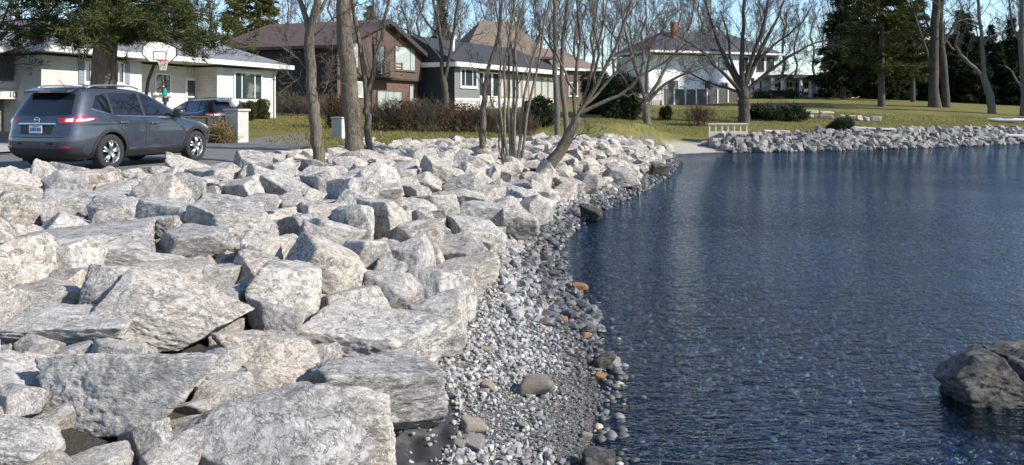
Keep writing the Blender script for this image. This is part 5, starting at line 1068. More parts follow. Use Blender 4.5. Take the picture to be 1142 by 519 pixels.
# ------------------------------------------------------------------ cars
def paint(name, col, metal=.35):
    k = N(name); v = k.tex('Object'); n = k.noise(v, 900, 1); n2 = k.noise(v, 1.5, 3)
    c = k.mix(n2, tuple(x * .9 for x in col), tuple(x * 1.12 for x in col)); dust = k.ramp(k.noise(v, 6, 5, .7), [(.45, 0), (.8, 1)])
    c = k.mix(k.math('MULTIPLY', dust, .12), c, (.25, .23, .2))
    M[name] = k.bsdf(c, .34, metal, k.bump(n, .02, .001), Coat_Weight=1.0, Coat_Roughness=.05); return M[name]
paint('blue_grey_paint', (.050, .060, .085), .5); paint('black_paint', (.010, .010, .012), .2)
k = N('tinted_glass'); M['tinted'] = k.bsdf((.008, .009, .011), .03, 0, None, Specular_IOR_Level=.7, Coat_Weight=.6, Coat_Roughness=.01)
simple('tyre_rubber', (.022, .022, .022), .85, .2, 20, .3); simple('alloy', (.62, .63, .65), .28, .05, 8, .02, metal=.9); simple('chrome', (.75, .76, .78), .12, .02, 5, .0, metal=1.0); simple('black_plastic', (.022, .022, .023), .6, .1, 30, .15); simple('dark_well', (.008, .008, .008), .9, .05)
simple('tail_red', (.42, .012, .02), .12, .08, 30, .02, Coat_Weight=1.0); simple('tail_white', (.70, .66, .66), .12, .05, 30, .02, Coat_Weight=1.0); simple('head_lamp', (.55, .57, .6), .08, .05, 20, .02, Coat_Weight=1.0); simple('plate_white', (.72, .75, .80), .4, .04); simple('plate_blue', (.05, .09, .28), .5, .04); simple('amber', (.6, .18, .02), .2, .05)
def car(name, label, loc, rz, paintmat, hs=1.0, plate=True):
    root = empty(name, loc, rz); tag(root, label, 'car')
    zt = [.24, .30, .38, .50, .62, .74, .82, .90, .96, 1.02, 1.07, 1.11, 1.20, 1.32, 1.44, 1.54, 1.60, 1.645, 1.675, 1.69]
    xf = [3.30, 3.50, 3.60, 3.65, 3.66, 3.64, 3.58, 3.36, 3.08, 2.74, 2.46, 2.36, 2.19, 1.93, 1.66, 1.42, 1.26, 1.05, .75, .35]
    xr = [-.74, -.86, -.94, -.985, -.99, -.975, -.95, -.935, -.92, -.91, -.89, -.87, -.82, -.745, -.665, -.60, -.56, -.50, -.38, -.10]
    wz = [.78, .84, .895, .915, .92, .918, .915, .908, .902, .89, .875, .862, .828, .782, .735, .69, .66, .60, .49, .30]
    zz = np.r_[np.linspace(.24, 1.08, 30), np.linspace(1.10, 1.60, 20), np.linspace(1.61, 1.69, 9)]
    def sm(t): v = np.interp(zz, zt, t); v[1:-1] = (v[:-2] + 2 * v[1:-1] + v[2:]) / 4; return v
    XF, XR, WZ = sm(xf), sm(xr), sm(wz); K = 112; ph = np.arange(K) * 2 * math.pi / K; V = []
    for i, z in enumerate(zz):
        xc = (XF[i] + XR[i]) / 2; a = (XF[i] - XR[i]) / 2; c, s = np.cos(ph), np.sin(ph); n = np.where(c > 0, 4.2 if z < 1.08 else 9, 6.5)
        x = xc + a * np.sign(c) * np.abs(c) ** (2 / n); y = WZ[i] * np.sign(s) * np.abs(s) ** (2 / n)
        # shoulder crease and a scooped door
        y = y * (1 + .010 * math.exp(-((z - .98) / .05) ** 2) - .012 * math.exp(-((z - .50) / .12) ** 2) * (np.abs(x - 1.35) < .9))
        V.append(np.c_[x, y, np.full(K, z * hs)])
    V = np.concatenate(V); n = len(zz); i = np.arange(n - 1)[:, None] * K; j = np.arange(K)[None]; j2 = (j + 1) % K; F = np.stack([i + j, i + j2, i + K + j2, i + K + j], -1).reshape(-1, 4)
    V = np.r_[V, [[(XF[0] + XR[0]) / 2, 0, zz[0] * hs], [(XF[-1] + XR[-1]) / 2, 0, (zz[-1] + .004) * hs]]]; b0, t0 = len(V) - 2, len(V) - 1
    T = np.array([[b0, (q + 1) % K, q] for q in range(K)] + [[t0, (n - 1) * K + q, (n - 1) * K + (q + 1) % K] for q in range(K)])
    full = mesh_np('body', V, [T, F], M[paintmat]); bmx = bmesh.new(); bmx.from_mesh(full); bmesh.ops.recalc_face_normals(bmx, faces=bmx.faces); bmx.to_mesh(full); bmx.free(); bvh = BVHTree.FromPolygons([tuple(v) for v in V], [tuple(f) for f in np.r_[np.c_[T, T[:, 2]], F][:, :].tolist()] if False else [tuple(t) for t in T.tolist()] + [tuple(f) for f in F.tolist()])
    body = link(bpy.data.objects.new('body', full), root)
    WX = (0.0, 2.706); WR = .36
    cuts = []
    for wx in WX:
        for sd in (-1, 1):
            cut = MB().cyl((wx + .0013, sd * .853, WR + .0017), .417, .5137, 37, 'y').build('cut', M['dark_well'], root); cuts.append(cut)
            md = body.modifiers.new('b', 'BOOLEAN'); md.object = cut; md.operation = 'DIFFERENCE'; md.solver = 'EXACT'
    bpy.context.view_layer.update(); me = bpy.data.meshes.new_from_object(body.evaluated_get(bpy.context.evaluated_depsgraph_get())); body.modifiers.clear(); body.data = me; me.name = 'body'; [bpy.data.objects.remove(c_) for c_ in cuts]
    me.polygons.foreach_set('use_smooth', np.ones(len(me.polygons), bool)); 
    try: me.set_sharp_from_angle(angle=R(35))
    except Exception: pass
    def hitp(p, axis):
        if axis == 'r': o, d = (p[0], -3, p[1] * hs), (0, 1, 0)
        elif axis == 'l': o, d = (p[0], 3, p[1] * hs), (0, -1, 0)
        elif axis == 'b': o, d = (-4, p[0], p[1] * hs), (1, 0, 0)
        else: o, d = (6, p[0], p[1] * hs), (-1, 0, 0)
        h = bvh.ray_cast(Vector(o), Vector(d)); return (np.array(h[0]), np.array(h[1])) if h[0] is not None else (np.array(o) + np.array(d) * 2.2, -np.array(d))
    def panel(nm, mat, top, bot, axis, off=.004, nu=14, nv=7, thick=.012, parent=None):
        top = np.array(top, float); bot = np.array(bot, float); t = np.linspace(0, 1, nu)
        def samp(p): s = np.r_[0, np.cumsum(np.linalg.norm(np.diff(p, axis=0), axis=1))]; s /= s[-1]; return np.c_[np.interp(t, s, p[:, 0]), np.interp(t, s, p[:, 1])]
        A, Bq = samp(top), samp(bot); P, Nn = [], []
        for a, b in zip(A, Bq):
            for v in np.linspace(0, 1, nv): h, nr = hitp(a + (b - a) * v, axis); nr = nr if np.dot(nr, {'r': (0, -1, 0), 'l': (0, 1, 0), 'b': (-1, 0, 0), 'f': (1, 0, 0)}[axis]) > 0 else -nr; P.append(h); Nn.append(nr)
        P = np.array(P); Nn = np.array(Nn); o = P + Nn * off; inn = P - Nn * thick; g = grid_faces(nv, nu); N_ = len(P)
        ed = [i for i in range(nv)] + [i * nv + nv - 1 for i in range(1, nu)] + [(nu - 1) * nv + v for v in range(nv - 2, -1, -1)] + [i * nv for i in range(nu - 2, 0, -1)]
        rim = np.array([[ed[i], ed[(i + 1) % len(ed)], ed[(i + 1) % len(ed)] + N_, ed[i] + N_] for i in range(len(ed))])
        mb = MB(); mb.add(np.r_[o, inn], np.r_[g, rim]); ob = mb.build(nm, M[mat], parent or root); ob.data.polygons.foreach_set('use_smooth', np.ones(len(ob.data.polygons), bool))
        try: ob.data.set_sharp_from_angle(angle=R(40))
        except Exception: pass
        return ob
    for ax in ('r', 'l'):
        sg = -1 if ax == 'r' else 1
        panel('window_surround', 'black_plastic', [(-.45, 1.27), (-.24, 1.53), (.1, 1.59), (.95, 1.585), (1.30, 1.535), (2.14, 1.065)], [(-.44, 1.235), (.1, 1.10), (.95, 1.075), (2.14, 1.045)], ax, .002, 60, 8)
        for nm, tp, bt in (('front_window', [(1.03, 1.560), (1.26, 1.520), (1.32, 1.49)], [(1.03, 1.10), (2.03, 1.072)]), ('rear_window', [(.12, 1.565), (.94, 1.572)], [(.12, 1.125), (.94, 1.104)]), ('quarter_window', [(-.22, 1.50), (.05, 1.560)], [(-.39, 1.265), (.05, 1.14)])):
            w = panel(nm, 'tinted', tp, bt, ax, .006, 16, 8)
        panel('window_trim', 'chrome', [(-.44, 1.245), (.1, 1.108), (.95, 1.083), (2.14, 1.05)], [(-.44, 1.225), (.1, 1.09), (.95, 1.065), (2.14, 1.032)], ax, .010, 40, 2)
        panel('sill_cladding', 'black_plastic', [(.44, .375), (2.26, .375)], [(.44, .25), (2.26, .25)], ax, .012, 20, 4)
        panel('door_moulding', 'chrome', [(.50, .425), (2.2, .425)], [(.50, .405), (2.2, .405)], ax, .010, 20, 2)
        for wx in WX:
            an = np.linspace(R(-8), R(188), 40); panel('arch_trim', 'black_plastic', [(wx + .475 * math.cos(a), max(.25, WR + .475 * math.sin(a))) for a in an], [(wx + .415 * math.cos(a), max(.245, WR + .415 * math.sin(a))) for a in an], ax, .012, 44, 4)
        for pts in ([(.98, 1.09), (.985, .75), (.97, .40)], [(2.16, 1.04), (2.20, .8), (2.17, .5)], [(.06, 1.10), (.18, .92), (.43, .66), (.47, .40)]):
            panel('door_seam', 'dark_well', [(a - .005, b) for a, b in pts], [(a + .005, b) for a, b in pts], ax, .0015, 20, 2, .004)
        for hx, hz in ((.22, .965), (1.14, .935)):
            h, nr = hitp((hx + .1, hz), ax); hd = MB().box(hx, hx + .21, h[1] + sg * .022, h[1] + sg * .045, hz * hs - .018, hz * hs + .018).build('door_handle', M['chrome'], root, bevel=.008)
        panel('tail_lamp', 'tail_red', [(-.80, 1.085), (-.64, 1.10), (-.36, 1.055)], [(-.82, .965), (-.64, .985), (-.36, 1.035)], ax, .012, 18, 6)
        panel('tail_lamp_lens', 'tail_white', [(-.78, 1.03), (-.58, 1.045), (-.44, 1.045)], [(-.79, .985), (-.58, 1.00), (-.44, 1.03)], ax, .016, 12, 3)
        panel('head_lamp', 'head_lamp', [(3.05, .93), (3.40, .86)], [(3.12, .80), (3.45, .74)], ax, .010, 12, 5); panel('side_marker', 'amber', [(3.10, .83), (3.22, .80)], [(3.12, .80), (3.22, .77)], ax, .014, 5, 3)
        h, nr = hitp((1.98, 1.1), ax); y0 = h[1]; v_, f_ = ico(3); v_ = np.sign(v_) * np.abs(v_) ** .7; mb = MB(); mb.add(v_ * np.array([.10, .125, .085]) + np.array([1.92, y0 + sg * .17, 1.16 * hs]), f_); mr = mb.build('side_mirror', M[paintmat], root, True); MB().box(1.9, 1.98, min(y0, y0 + sg * .1) - .01, max(y0, y0 + sg * .1), 1.07 * hs, 1.10 * hs).build('mirror_foot', M['black_plastic'], mr)
        rl = [(x, sg * y, z * hs) for x, y, z in ((-.35, .60, 1.66), (-.2, .615, 1.715), (.4, .63, 1.735), (.95, .62, 1.715), (1.1, .60, 1.665))]; MB().tube(resample(rl, 16), .017, 8).build('roof_rail', M['alloy'], root, True)
        for yy in (.50,):
            a, b = (.47, .90) if sg > 0 else (-.90, -.47)
        panel('tail_lamp', 'tail_red', [(sg * .46, 1.045), (sg * .80, 1.085)], [(sg * .50, .965), (sg * .82, .965)], 'b', .012, 12, 6); panel('tail_lamp_lens', 'tail_white', [(sg * .62, 1.04), (sg * .74, 1.05)], [(sg * .62, .985), (sg * .74, .985)], 'b', .016, 6, 4); panel('bumper_reflector', 'tail_red', [(sg * .55, .505), (sg * .72, .51)], [(sg * .55, .475), (sg * .72, .48)], 'b', .022, 6, 2)
    panel('rear_window', 'tinted', [(-.56, 1.53), (0, 1.56), (.56, 1.53)], [(-.68, 1.13), (0, 1.10), (.68, 1.13)], 'b', .006, 24, 10)
    sp = MB(); sp.prism([(-.64, 1.575 * hs), (-.745, 1.55 * hs), (-.735, 1.60 * hs), (-.45, 1.672 * hs)], -.54, .54); spo = sp.build('spoiler', M[paintmat], root, bevel=.012); MB().box(-.757, -.747, -.14, .14, 1.56 * hs, 1.585 * hs).build('brake_lamp', M['tail_red'], spo)
    panel('windscreen', 'tinted', [(-.60, 1.55), (0, 1.58), (.60, 1.55)], [(-.72, 1.14), (0, 1.10), (.72, 1.14)], 'f', .006, 20, 8)
    panel('bumper_cladding', 'black_plastic', [(-.84, .50), (-.5, .46), (.5, .46), (.84, .50)], [(-.80, .27), (.80, .27)], 'b', .014, 30, 6)
    panel('tailgate_seam', 'dark_well', [(-.70, .70), (0, .69), (.70, .70)], [(-.70, .688), (0, .678), (.70, .688)], 'b', .0015, 20, 2, .004)
    for sg in (-1, 1): panel('tailgate_seam', 'dark_well', [(sg * .70, .95), (sg * .70, .70)], [(sg * .708, .95), (sg * .708, .70)], 'b', .0015, 10, 2, .004)
    panel('plate_recess', 'black_plastic', [(-.40, .93), (.40, .93)], [(-.36, .745), (.36, .745)], 'b', .003, 16, 5); panel('garnish', 'chrome', [(-.44, .960), (.44, .960)], [(-.44, .935), (.44, .935)], 'b', .018, 16, 3)
    for sg in (-1, 1): panel('lower_cutout', 'dark_well', [(sg * .30, .58), (sg * .42, .58)], [(sg * .30, .545), (sg * .42, .545)], 'b', .004, 5, 3)
    x_ = hitp((0, .84), 'b')[0][0]
    if plate:
        p_ = MB().box(x_ - .030, x_ - .022, -.152, .152, .765 * hs, .915 * hs).build('licence_plate', M['plate_white'], root)
        mb = MB()
        for i in range(7): y = .118 - i * .036 - (.012 if i > 3 else 0); mb.box(x_ - .034, x_ - .0305, y - .024, y, .805, .87); mb.box(x_ - .0345, x_ - .0341, y - .017, y - .008, .82, .855) if i % 2 else None
        mb.build('plate_characters', M['plate_blue'], p_); MB().box(x_ - .034, x_ - .0305, -.07, .07, .885, .90).build('plate_header', M['plate_blue'], p_)
        xe = hitp((0, 1.02), 'b')[0][0]; mb = MB(); a = np.arange(25) * 2 * math.pi / 24; mb.tube(np.c_[np.full(25, xe - .02), np.cos(a) * .058, 1.022 + np.sin(a) * .052], .010, 6); mb.box(xe - .034, xe - .018, -.07, .07, 1.012, 1.034); mb.build('emblem', M['chrome'], root, True)
    MB().tube([(-.25, 0, 1.68 * hs), (-.42, 0, 1.83 * hs)], .006, 6).build('antenna', M['black_plastic'], root)
    # wheels
    def lathe(prof, k=40):
        a = np.arange(k) * 2 * math.pi / k; Pv = np.array(prof); V = np.stack([np.cos(a)[None] * Pv[:, :1], np.broadcast_to(Pv[:, 1:2], (len(Pv), k)), np.sin(a)[None] * Pv[:, :1]], -1).reshape(-1, 3)
        i = np.arange(len(Pv) - 1)[:, None] * k; j = np.arange(k)[None]; j2 = (j + 1) % k; return V, np.stack([i + j, i + j2, i + k + j2, i + k + j], -1).reshape(-1, 4)
    ty = lathe([(.235, -.10), (.30, -.115), (.345, -.105), (.36, -.075), (.362, .075), (.345, .105), (.30, .115), (.235, .10)]); rm = lathe([(.245, -.095), (.232, -.09), (.222, -.05), (.222, .09), (.245, .095)]); wl0 = None
    for wx in WX:
        for sg in (-1, 1):
            w = MB().add(*ty).build('wheel', M['tyre_rubber'], root, True); w.location = (wx, sg * .80, WR)
            rim = MB().add(*rm).build('rim', M['alloy'], w, True)
            mb = MB(); mb.cyl((0, sg * .045, 0), .05, .07, 20, 'y')
            for q in range(5):
                for dl in (-.16, .16):
                    a = q * 2 * math.pi / 5 + .3 + dl; a1 = a + dl * .25; mb.tube([(.04 * math.cos(a), sg * .075, .04 * math.sin(a)), (.14 * math.cos(a), sg * .085, .14 * math.sin(a)), (.23 * math.cos(a1), sg * .07, .23 * math.sin(a1))], [.030, .026, .026], 6)
            mb.build('spokes', M['alloy'], w, True); MB().cyl((0, sg * .02, 0), .215, .02, 32, 'y').build('brake_disc', M['dark_well'], w)
            
    mb = MB(); mb.box(-.7, 3.3, -.60, .60, .20, .30); mb.build('underbody', M['dark_well'], root)
    return root
cx, cy = -9.03, 16.12; slope = gz(cx, cy)
car('parked_suv', 'dark blue-grey SUV parked at the road edge behind the boulders', (cx, cy, gz(-8.4, 17.2) + .05), R(90 - 14.4), 'blue_grey_paint')
c2 = np.array([-11.75, 31.2]); car('parked_wagon', 'black wagon parked on the driveway behind the low dark wall', (c2[0], c2[1], gz(-13.0, 32.0) + .06), math.atan2(.57, -.82), 'black_paint', .93, False)

# ------------------------------------------------------------------ yard things
def pillar(px, D, label, lamp):
    x, y, z = onground(px, D); r_ = empty('brick_pillar', (x, y, z - .1), R(70)); tag(r_, label, 'pillar')
    MB().box(-.29, .29, -.29, .29, 0, 1.28).build('shaft', M['pillar_brick'], r_); MB().box(-.35, .35, -.35, .35, 1.28, 1.37).build('cap', M['concrete'], r_, bevel=.015)
    return (x, y, z)
px_, py_, pz_ = pillar(264, 28.6, 'pale brick gate pillar with stone cap at the end of the dark wall', True); pillar(379, 31.5, 'pale brick pillar half hidden behind the thickest trunk', False); bpy.data.objects['brick_pillar.001'].scale = (.8, .8, .72)
gl = empty('globe_lamp', (px_ - .1, py_, pz_ + 1.268)); tag(gl, 'white glass globe lamp on top of the brick pillar', 'lamp'); v_, f_ = ico(4); MB().add(v_ * .17 + np.array([0, 0, .23]), f_).build('globe', M['white_paint'], gl, True); MB().cyl((0, 0, .035), .09, .07, 16).build('base', M['black_metal'], gl)
lap('dark_plank', (.075, .062, .055), .2); a = np.array([px_ - .35, py_ - .05]); b = np.array(onground(186, 27.6)[:2]); L = np.linalg.norm(b - a); wl2 = empty('garden_wall', (*b, gz(*b) - .1), math.atan2(*(a - b)[::-1])); tag(wl2, 'low dark plank wall in front of the black wagon', 'wall')
for r_ in range(5): MB().box(0, L, -.06, .06, r_ * .21 + .006, r_ * .21 + .20).build('plank', M['dark_plank'], wl2, bevel=.008)
for i in range(4): MB().box(L * i / 3 - (.1 if i == 3 else 0), L * i / 3 + (.1 if i < 3 else 0), -.12, -.062, 0, 1.08).build('post', M['dark_plank'], wl2)
MB().box(-.03, L, -.10, .10, 1.06, 1.12).build('coping', M['dark_plank'], wl2)
x, y, z = onground(409.5, 26.5); wb = empty('white_marker', (x, y, z), R(30)); tag(wb, 'small white painted block at the foot of the rightmost tall trunk', 'marker'); MB().box(-.2, .2, -.1, .1, -.05, .30).build('block', M['white_paint'], wb, bevel=.02); MB().box(-.24, .24, -.14, .14, .30, .36).build('cap', M['weathered_white'], wb, bevel=.01)

# basketball hoop
D = 34.5; x, y, z = onground(162, D); hp = empty('basketball_hoop', (x, y, z), R(30)); tag(hp, 'basketball hoop with white octagonal backboard on a slanted black pole', 'basketball hoop')
bz = HC + (HZ - 58) / FPX * D - z; bx = (175.5 - 162) / FPX * D; bw, bh = 35 * D / FPX / 2, 23.5 * D / FPX / 2; c = .30
oc = [(bx - bw, bz - bh + c), (bx - bw + c, bz - bh), (bx + bw - c, bz - bh), (bx + bw, bz - bh + c), (bx + bw, bz + bh - c), (bx + bw - c, bz + bh), (bx - bw + c, bz + bh), (bx - bw, bz + bh - c)]
bd = MB().prism(oc, -.5, -.46).build('backboard', M['white_paint'], hp)
mb = MB(); mb.tube([(p[0], -.505, p[1]) for p in oc + oc[:1]], .025, 6); mb.build('board_edge', M['black_metal'], bd)
mb = MB(); s_ = .27; q0, q1 = bx - s_, bx + s_; mb.box(q0, q1, -.506, -.5005, bz - .02, bz + .01).box(q0, q1, -.506, -.5005, bz - .38, bz - .35).box(q0, q0 + .03, -.506, -.5005, bz - .35, bz - .02).box(q1 - .03, q1, -.506, -.5005, bz - .35, bz - .02); mb.build('target_square', M['black_metal'], bd)
simple('rim_red', (.40, .03, .02), .5); simple('net_cord', (.75, .74, .70), .9)
rc = np.array([bx + .10, -.83, bz - bh + .05]); a = np.arange(33) * 2 * math.pi / 32; rim = MB().tube(np.c_[rc[0] + .235 * np.cos(a), rc[1] + .235 * np.sin(a), np.full(33, rc[2])], .014, 6).build('rim', M['rim_red'], hp, True); MB().box(rc[0] - .09, rc[0] + .09, -.60, -.505, rc[2] - .12, rc[2] + .02).build('bracket', M['rim_red'], rim)
mb = MB()
for i in range(12):
    for s_ in (1, -1):
        t = np.linspace(0, 1, 6); an = i * math.pi / 6 + s_ * t * 1.1; rr_ = .23 - .11 * t ** .7; mb.tube(np.c_[rc[0] + rr_ * np.cos(an), rc[1] + rr_ * np.sin(an), rc[2] - .42 * t], .006, 4)
mb.build('net', M['net_cord'], hp)
MB().tube([(0, .25, -.2), (.0, .2, 1.2), (.12, -.0, bz - 1.25), (bx - .05, -.42, bz - .1)], .075, 10).build('pole', M['black_metal'], hp, True); MB().tube([(.05, .1, bz - 1.6), (bx - .1, -.40, bz - .35)], .03, 8).build('brace', M['black_metal'], hp, True); MB().box(-.45, .45, -.1, .75, -.1, .18).build('base', M['black_metal'], hp, bevel=.03)

# person in a teal jacket on the porch
simple('teal_cloth', (.02, .26, .25), .85, .15, 12, .3); simple('navy_cloth', (.03, .035, .055), .85, .15, 12, .3); simple('skin', (.50, .30, .22), .6, .06, 10, .05); simple('dark_hair', (.06, .04, .03), .7, .2, 30, .3); simple('shoe', (.04, .04, .045), .6)
pp = np.array(onground(184.5, 40.5)); pz = max(pp[2], 0) + .0
person = empty('person', (pp[0], pp[1], pz + .30), R(-60)); tag(person, 'person in a teal jacket and dark trousers standing by the porch, looking down', 'person')
def skin(nm, verts, edges, rad, mat, sub=2):
    me = bpy.data.meshes.new(nm); me.from_pydata([tuple(v) for v in verts], edges, []); o = bpy.data.objects.new(nm, me); COL.objects.link(o); m = o.modifiers.new('s', 'SKIN'); 
    for i, r_ in enumerate(rad): me.skin_vertices[0].data[i].radius = (r_, r_ * .85)
    me.skin_vertices[0].data[0].use_root = True; s2 = o.modifiers.new('ss', 'SUBSURF'); s2.levels = sub; s2.render_levels = sub
    bpy.context.view_layer.update(); ev = bpy.data.meshes.new_from_object(o.evaluated_get(bpy.context.evaluated_depsgraph_get())); bpy.data.objects.remove(o); ev.name = nm; ev.materials.clear(); ev.materials.append(M[mat]); ev.polygons.foreach_set('use_smooth', np.ones(len(ev.polygons), bool)); return link(bpy.data.objects.new(nm, ev), person)
J = dict(pel=(0, 0, .92), sp=(0, -.02, 1.12), ch=(0, -.05, 1.32), nk=(0, -.07, 1.47), hd=(0, -.13, 1.60), ht=(0, -.14, 1.70), ls=(.19, -.05, 1.40), le=(.26, -.10, 1.13), lw=(.14, -.32, 1.08), rs=(-.19, -.05, 1.40), re=(-.26, -.08, 1.13), rw=(-.12, -.32, 1.10), lh=(.10, 0, .88), lk=(.11, -.04, .48), la=(.11, 0, .08), lt=(.12, -.15, .05), rh=(-.10, 0, .88), rk=(-.12, -.02, .48), ra=(-.13, .04, .08), rt=(-.14, -.11, .05))
ks = list(J); ed = [('pel', 'sp'), ('sp', 'ch'), ('ch', 'nk'), ('nk', 'hd'), ('hd', 'ht'), ('ch', 'ls'), ('ls', 'le'), ('le', 'lw'), ('ch', 'rs'), ('rs', 're'), ('re', 'rw'), ('pel', 'lh'), ('lh', 'lk'), ('lk', 'la'), ('la', 'lt'), ('pel', 'rh'), ('rh', 'rk'), ('rk', 'ra'), ('ra', 'rt')]
rd = dict(pel=.14, sp=.125, ch=.15, nk=.055, hd=.085, ht=.06, ls=.075, le=.052, lw=.033, rs=.075, re=.052, rw=.033, lh=.09, lk=.062, la=.042, lt=.035, rh=.09, rk=.062, ra=.042, rt=.035)
skin('body', [J[q] for q in ks], [(ks.index(a), ks.index(b)) for a, b in ed], [rd[q] for q in ks], 'skin')
jk = ['pel', 'sp', 'ch', 'nk', 'ls', 'le', 'lw', 'rs', 're', 'rw']; je = [e for e in ed if e[0] in jk and e[1] in jk]; jv = [np.array(J[q]) for q in jk]; jv[3] = np.array((0, -.06, 1.45)); skin('jacket', jv, [(jk.index(a), jk.index(b)) for a, b in je], [rd[q] * 1.22 if q != 'nk' else .075 for q in jk], 'teal_cloth')
tk = ['pel', 'lh', 'lk', 'la', 'rh', 'rk', 'ra']; te = [e for e in ed if e[0] in tk and e[1] in tk]; tv = [np.array(J[q]) for q in tk]; tv[0] = tv[0] - [0, 0, .04]; skin('trousers', tv, [(tk.index(a), tk.index(b)) for a, b in te], [rd[q] * 1.15 if q != 'pel' else .145 for q in tk], 'navy_cloth')
v_, f_ = ico(3); hv = v_ * np.array([.093, .105, .10]) + np.array([0, -.115, 1.665]); hv = hv; MB().add(hv[:], f_).build('hair', M['dark_hair'], person, True)
for sg in (1, -1):
    w_ = np.array(J['lw' if sg > 0 else 'rw']); mb = MB(); mb.add(v_ * np.array([.03, .05, .022]) + w_ + np.array([0, -.05, 0]), f_)
    for q in range(4): mb.tube([w_ + [(-.024 + .016 * q), -.085, 0], w_ + [(-.024 + .016 * q), -.125 - .01 * (q in (1, 2)), -.008], w_ + [(-.024 + .016 * q), -.15, -.03]], [.0085, .008, .006], 6)
    mb.tube([w_ + [-sg * .03, -.03, 0], w_ + [-sg * .055, -.07, -.005], w_ + [-sg * .05, -.10, -.015]], [.011, .009, .007], 6); mb.build('hand', M['skin'], person, True)
    f0 = np.array(J['la' if sg > 0 else 'ra']); MB().add(v_ * np.array([.05, .14, .05]) + f0 + np.array([.005, -.08, -.035]), f_).build('shoe', M['shoe'], person, True)
mb = MB(); mb.box(-.42, .42, -.42, .42, 0, 0); st = empty('porch_step', (pp[0], pp[1], pz - .2), R(-20)); tag(st, 'low concrete step under the person in teal', 'step')
MB().box(-.6, .6, -.6, .6, 0, .497).build('slab', M['concrete'], st, bevel=.02)

# ------------------------------------------------------------------ far lawn things
fA = np.array(at(738, 116, 84)[:2]); fB = np.array(at(826, 116, 90)[:2]); L = np.linalg.norm(fB - fA); fz = gz(*((fA + fB) / 2)); fen = empty('board_fence', (*fA, fz), math.atan2(*(fB - fA)[::-1])); tag(fen, 'weathered vertical board fence with pale posts beside the white house', 'fence')
simple('grey_board', (.085, .075, .066), .85, .25, 5, .3); nb = 44
for i in range(nb):
    x = L * i / nb; w = L / nb
    if i % 6 == 0: MB().box(x, x + w * .62, -.10, .04, -.5, 1.78).build('post', M['weathered_white'], fen)
    else: MB().box(x + .01, x + w * .93, 0, .03, -.5, 1.62 + random.uniform(-.03, .03)).build('board', M['grey_board'], fen)
MB().box(0, L, .031, .09, 1.2, 1.3).build('rail', M['grey_board'], fen)
fl2 = empty('board_fence', (fA[0] - 6.2, fA[1] - 1.0, fz - .15), R(9)); tag(fl2, 'paler low picket fence behind the many-stemmed bare tree', 'fence')
for i in range(26): MB().box(i * .235, i * .235 + .15, 0, .03, -.4, 1.15).build('picket', M['weathered_white'], fl2)
MB().box(0, 6.1, .031, .07, .8, .9).build('rail', M['weathered_white'], fl2)
rock_material('cut_stone', base=(.52, .49, .44), dark=(.36, .34, .30), white=(.66, .64, .60))
k = 0
for (px0, px1, py0, py1, what) in [(893, 912, 129, 134, 'long pale stone slab at the left end of the stack, lower course'), (912, 932, 129, 134, 'long pale stone slab of the lower course beside the cube blocks'), (897, 915, 124.5, 128.6, 'flat pale stone slab of the upper course, left one'), (915, 931, 125, 128.6, 'flat pale stone slab of the upper course, right one'), (935, 946, 127.5, 134, 'pale cube-like stone block nearest the slabs'), (946.5, 955, 128, 134, 'second pale stone block from the slabs'), (955.5, 963, 128, 134.5, 'third pale stone block from the slabs'), (963.5, 971, 128, 134.5, 'fourth pale stone block from the slabs'), (972, 986, 128, 134.5, 'wide pale stone block at the right end of the row')]:
    D = 62.0; x0 = (px0 - CX) / FPX * D; x1 = (px1 - CX) / FPX * D; zb = gz((x0 + x1) / 2, D); hb = (py1 - py0) * D / FPX; up = (134.2 - py1) * D / FPX if py1 < 130 else 0
    me = rock_mesh('stone_block', 820 + k, 4, (1, 1, 1), M['cut_stone'], extra=1, rough=.35, block=1.0, p=60); place(me, (x0 + x1) / 2, D + .3, zb + up + hb * .47, (0, 0, random.uniform(-.08, .08)), ((x1 - x0) * .98, .7, hb), what, 'stone blocks stacked on the far lawn', name='stone_block', cat='stone block'); k += 1
simple('kayak_white', (.75, .76, .78), .35, .05); simple('kayak_red', (.45, .03, .02), .35, .08); simple('kayak_dark', (.03, .03, .03), .6)
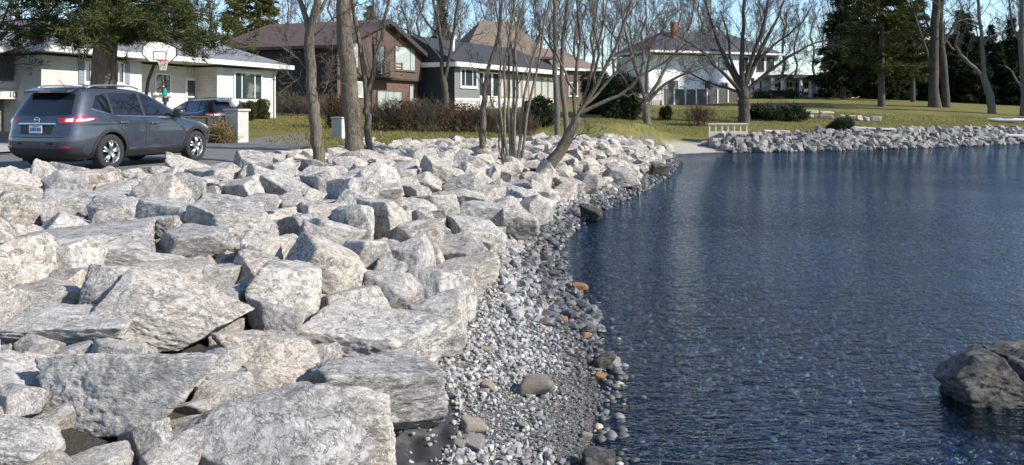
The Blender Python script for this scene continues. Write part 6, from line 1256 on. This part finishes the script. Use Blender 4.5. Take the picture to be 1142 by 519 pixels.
def kayak(px, py, L, rz, mat, lab):
    g = hit(px, py); g[2] = gz(g[0], g[1]); o = empty('kayak', g, rz); tag(o, lab, 'kayak', 'kayaks on the far lawn'); V = []; n = 24; K = 16
    for i in range(n):
        t = i / (n - 1) * 2 - 1; w = .36 * (1 - abs(t) ** 2.4) + .004; h = .17 * (1 - abs(t) ** 3) + .01; a = np.arange(K) * 2 * math.pi / K; V.append(np.c_[np.full(K, t * L / 2), w * np.cos(a), .2 + h * np.sin(a) + .12 * abs(t) ** 3])
    i = np.arange(n - 1)[:, None] * K; j = np.arange(K)[None]; j2 = (j + 1) % K; mb = MB(); mb.add(np.concatenate(V), np.stack([i + j, i + j2, i + K + j2, i + K + j], -1).reshape(-1, 4)); mb.build('hull', M[mat], o, True)
    a = np.arange(25) * 2 * math.pi / 24; MB().tube(np.c_[.45 * np.cos(a), .22 * np.sin(a), np.full(25, .375)], .02, 6).build('cockpit_rim', M['kayak_dark'], o, True); MB().box(-.40, .40, -.17, .17, .33, .374).build('cockpit', M['kayak_dark'], o)
kayak(1124, 137, 3.2, R(158), 'kayak_white', 'white kayak lying on the far lawn'); kayak(1140, 136, 3.4, R(160), 'kayak_red', 'red kayak lying beside the white one')
for i, (px, py, L, rz, lab) in enumerate([(976, 149, 3.0, .12, 'pale weathered plank lying on the far lawn edge'), (1132, 159, 2.0, .3, 'white plank fallen between the far rocks at the right edge'), (866, 152, 1.8, .2, 'short tan plank lying on the far rocks below the juniper')]):
    g = hit(px, py); z = max(gz(g[0], g[1]), .3) + .32; o = MB().box(-L / 2, L / 2, -.12, .12, -.05, .05).build('plank', M['weathered_white'], None, bevel=.01); o.location = (g[0], g[1], z); o.rotation_euler = (.1, .04, rz); tag(o, lab, 'plank')

# look-alikes that still share a description are told apart by their order from the left
ORD = ['first', 'second', 'third', 'fourth', 'fifth', 'sixth', 'seventh', 'eighth', 'ninth', 'tenth', 'eleventh', 'twelfth', 'thirteenth', 'fourteenth', 'fifteenth', 'sixteenth', 'seventeenth', 'eighteenth', 'nineteenth', 'twentieth', 'twenty-first', 'twenty-second', 'twenty-third', 'twenty-fourth']
same = {}
for o in scene.objects:
    if o.parent is None and o.get('label') and o.name.split('.')[0] in ('boulder', 'background_tree', 'conifer', 'shore_rock'): same.setdefault(o['label'], []).append(o)
for lab, os_ in same.items():
    if 2 <= len(os_) <= 24:
        os_.sort(key=lambda o: o.location.x / o.location.y)
        for i, o in enumerate(os_): o['label'] = ' '.join(f'{lab}, {ORD[i]} from left'.split()) if len(lab.split()) <= 13 else f'{lab.replace(" riprap boulder", " boulder").replace("dense dark evergreen tree", "dark evergreen")}, {ORD[i]} from left'
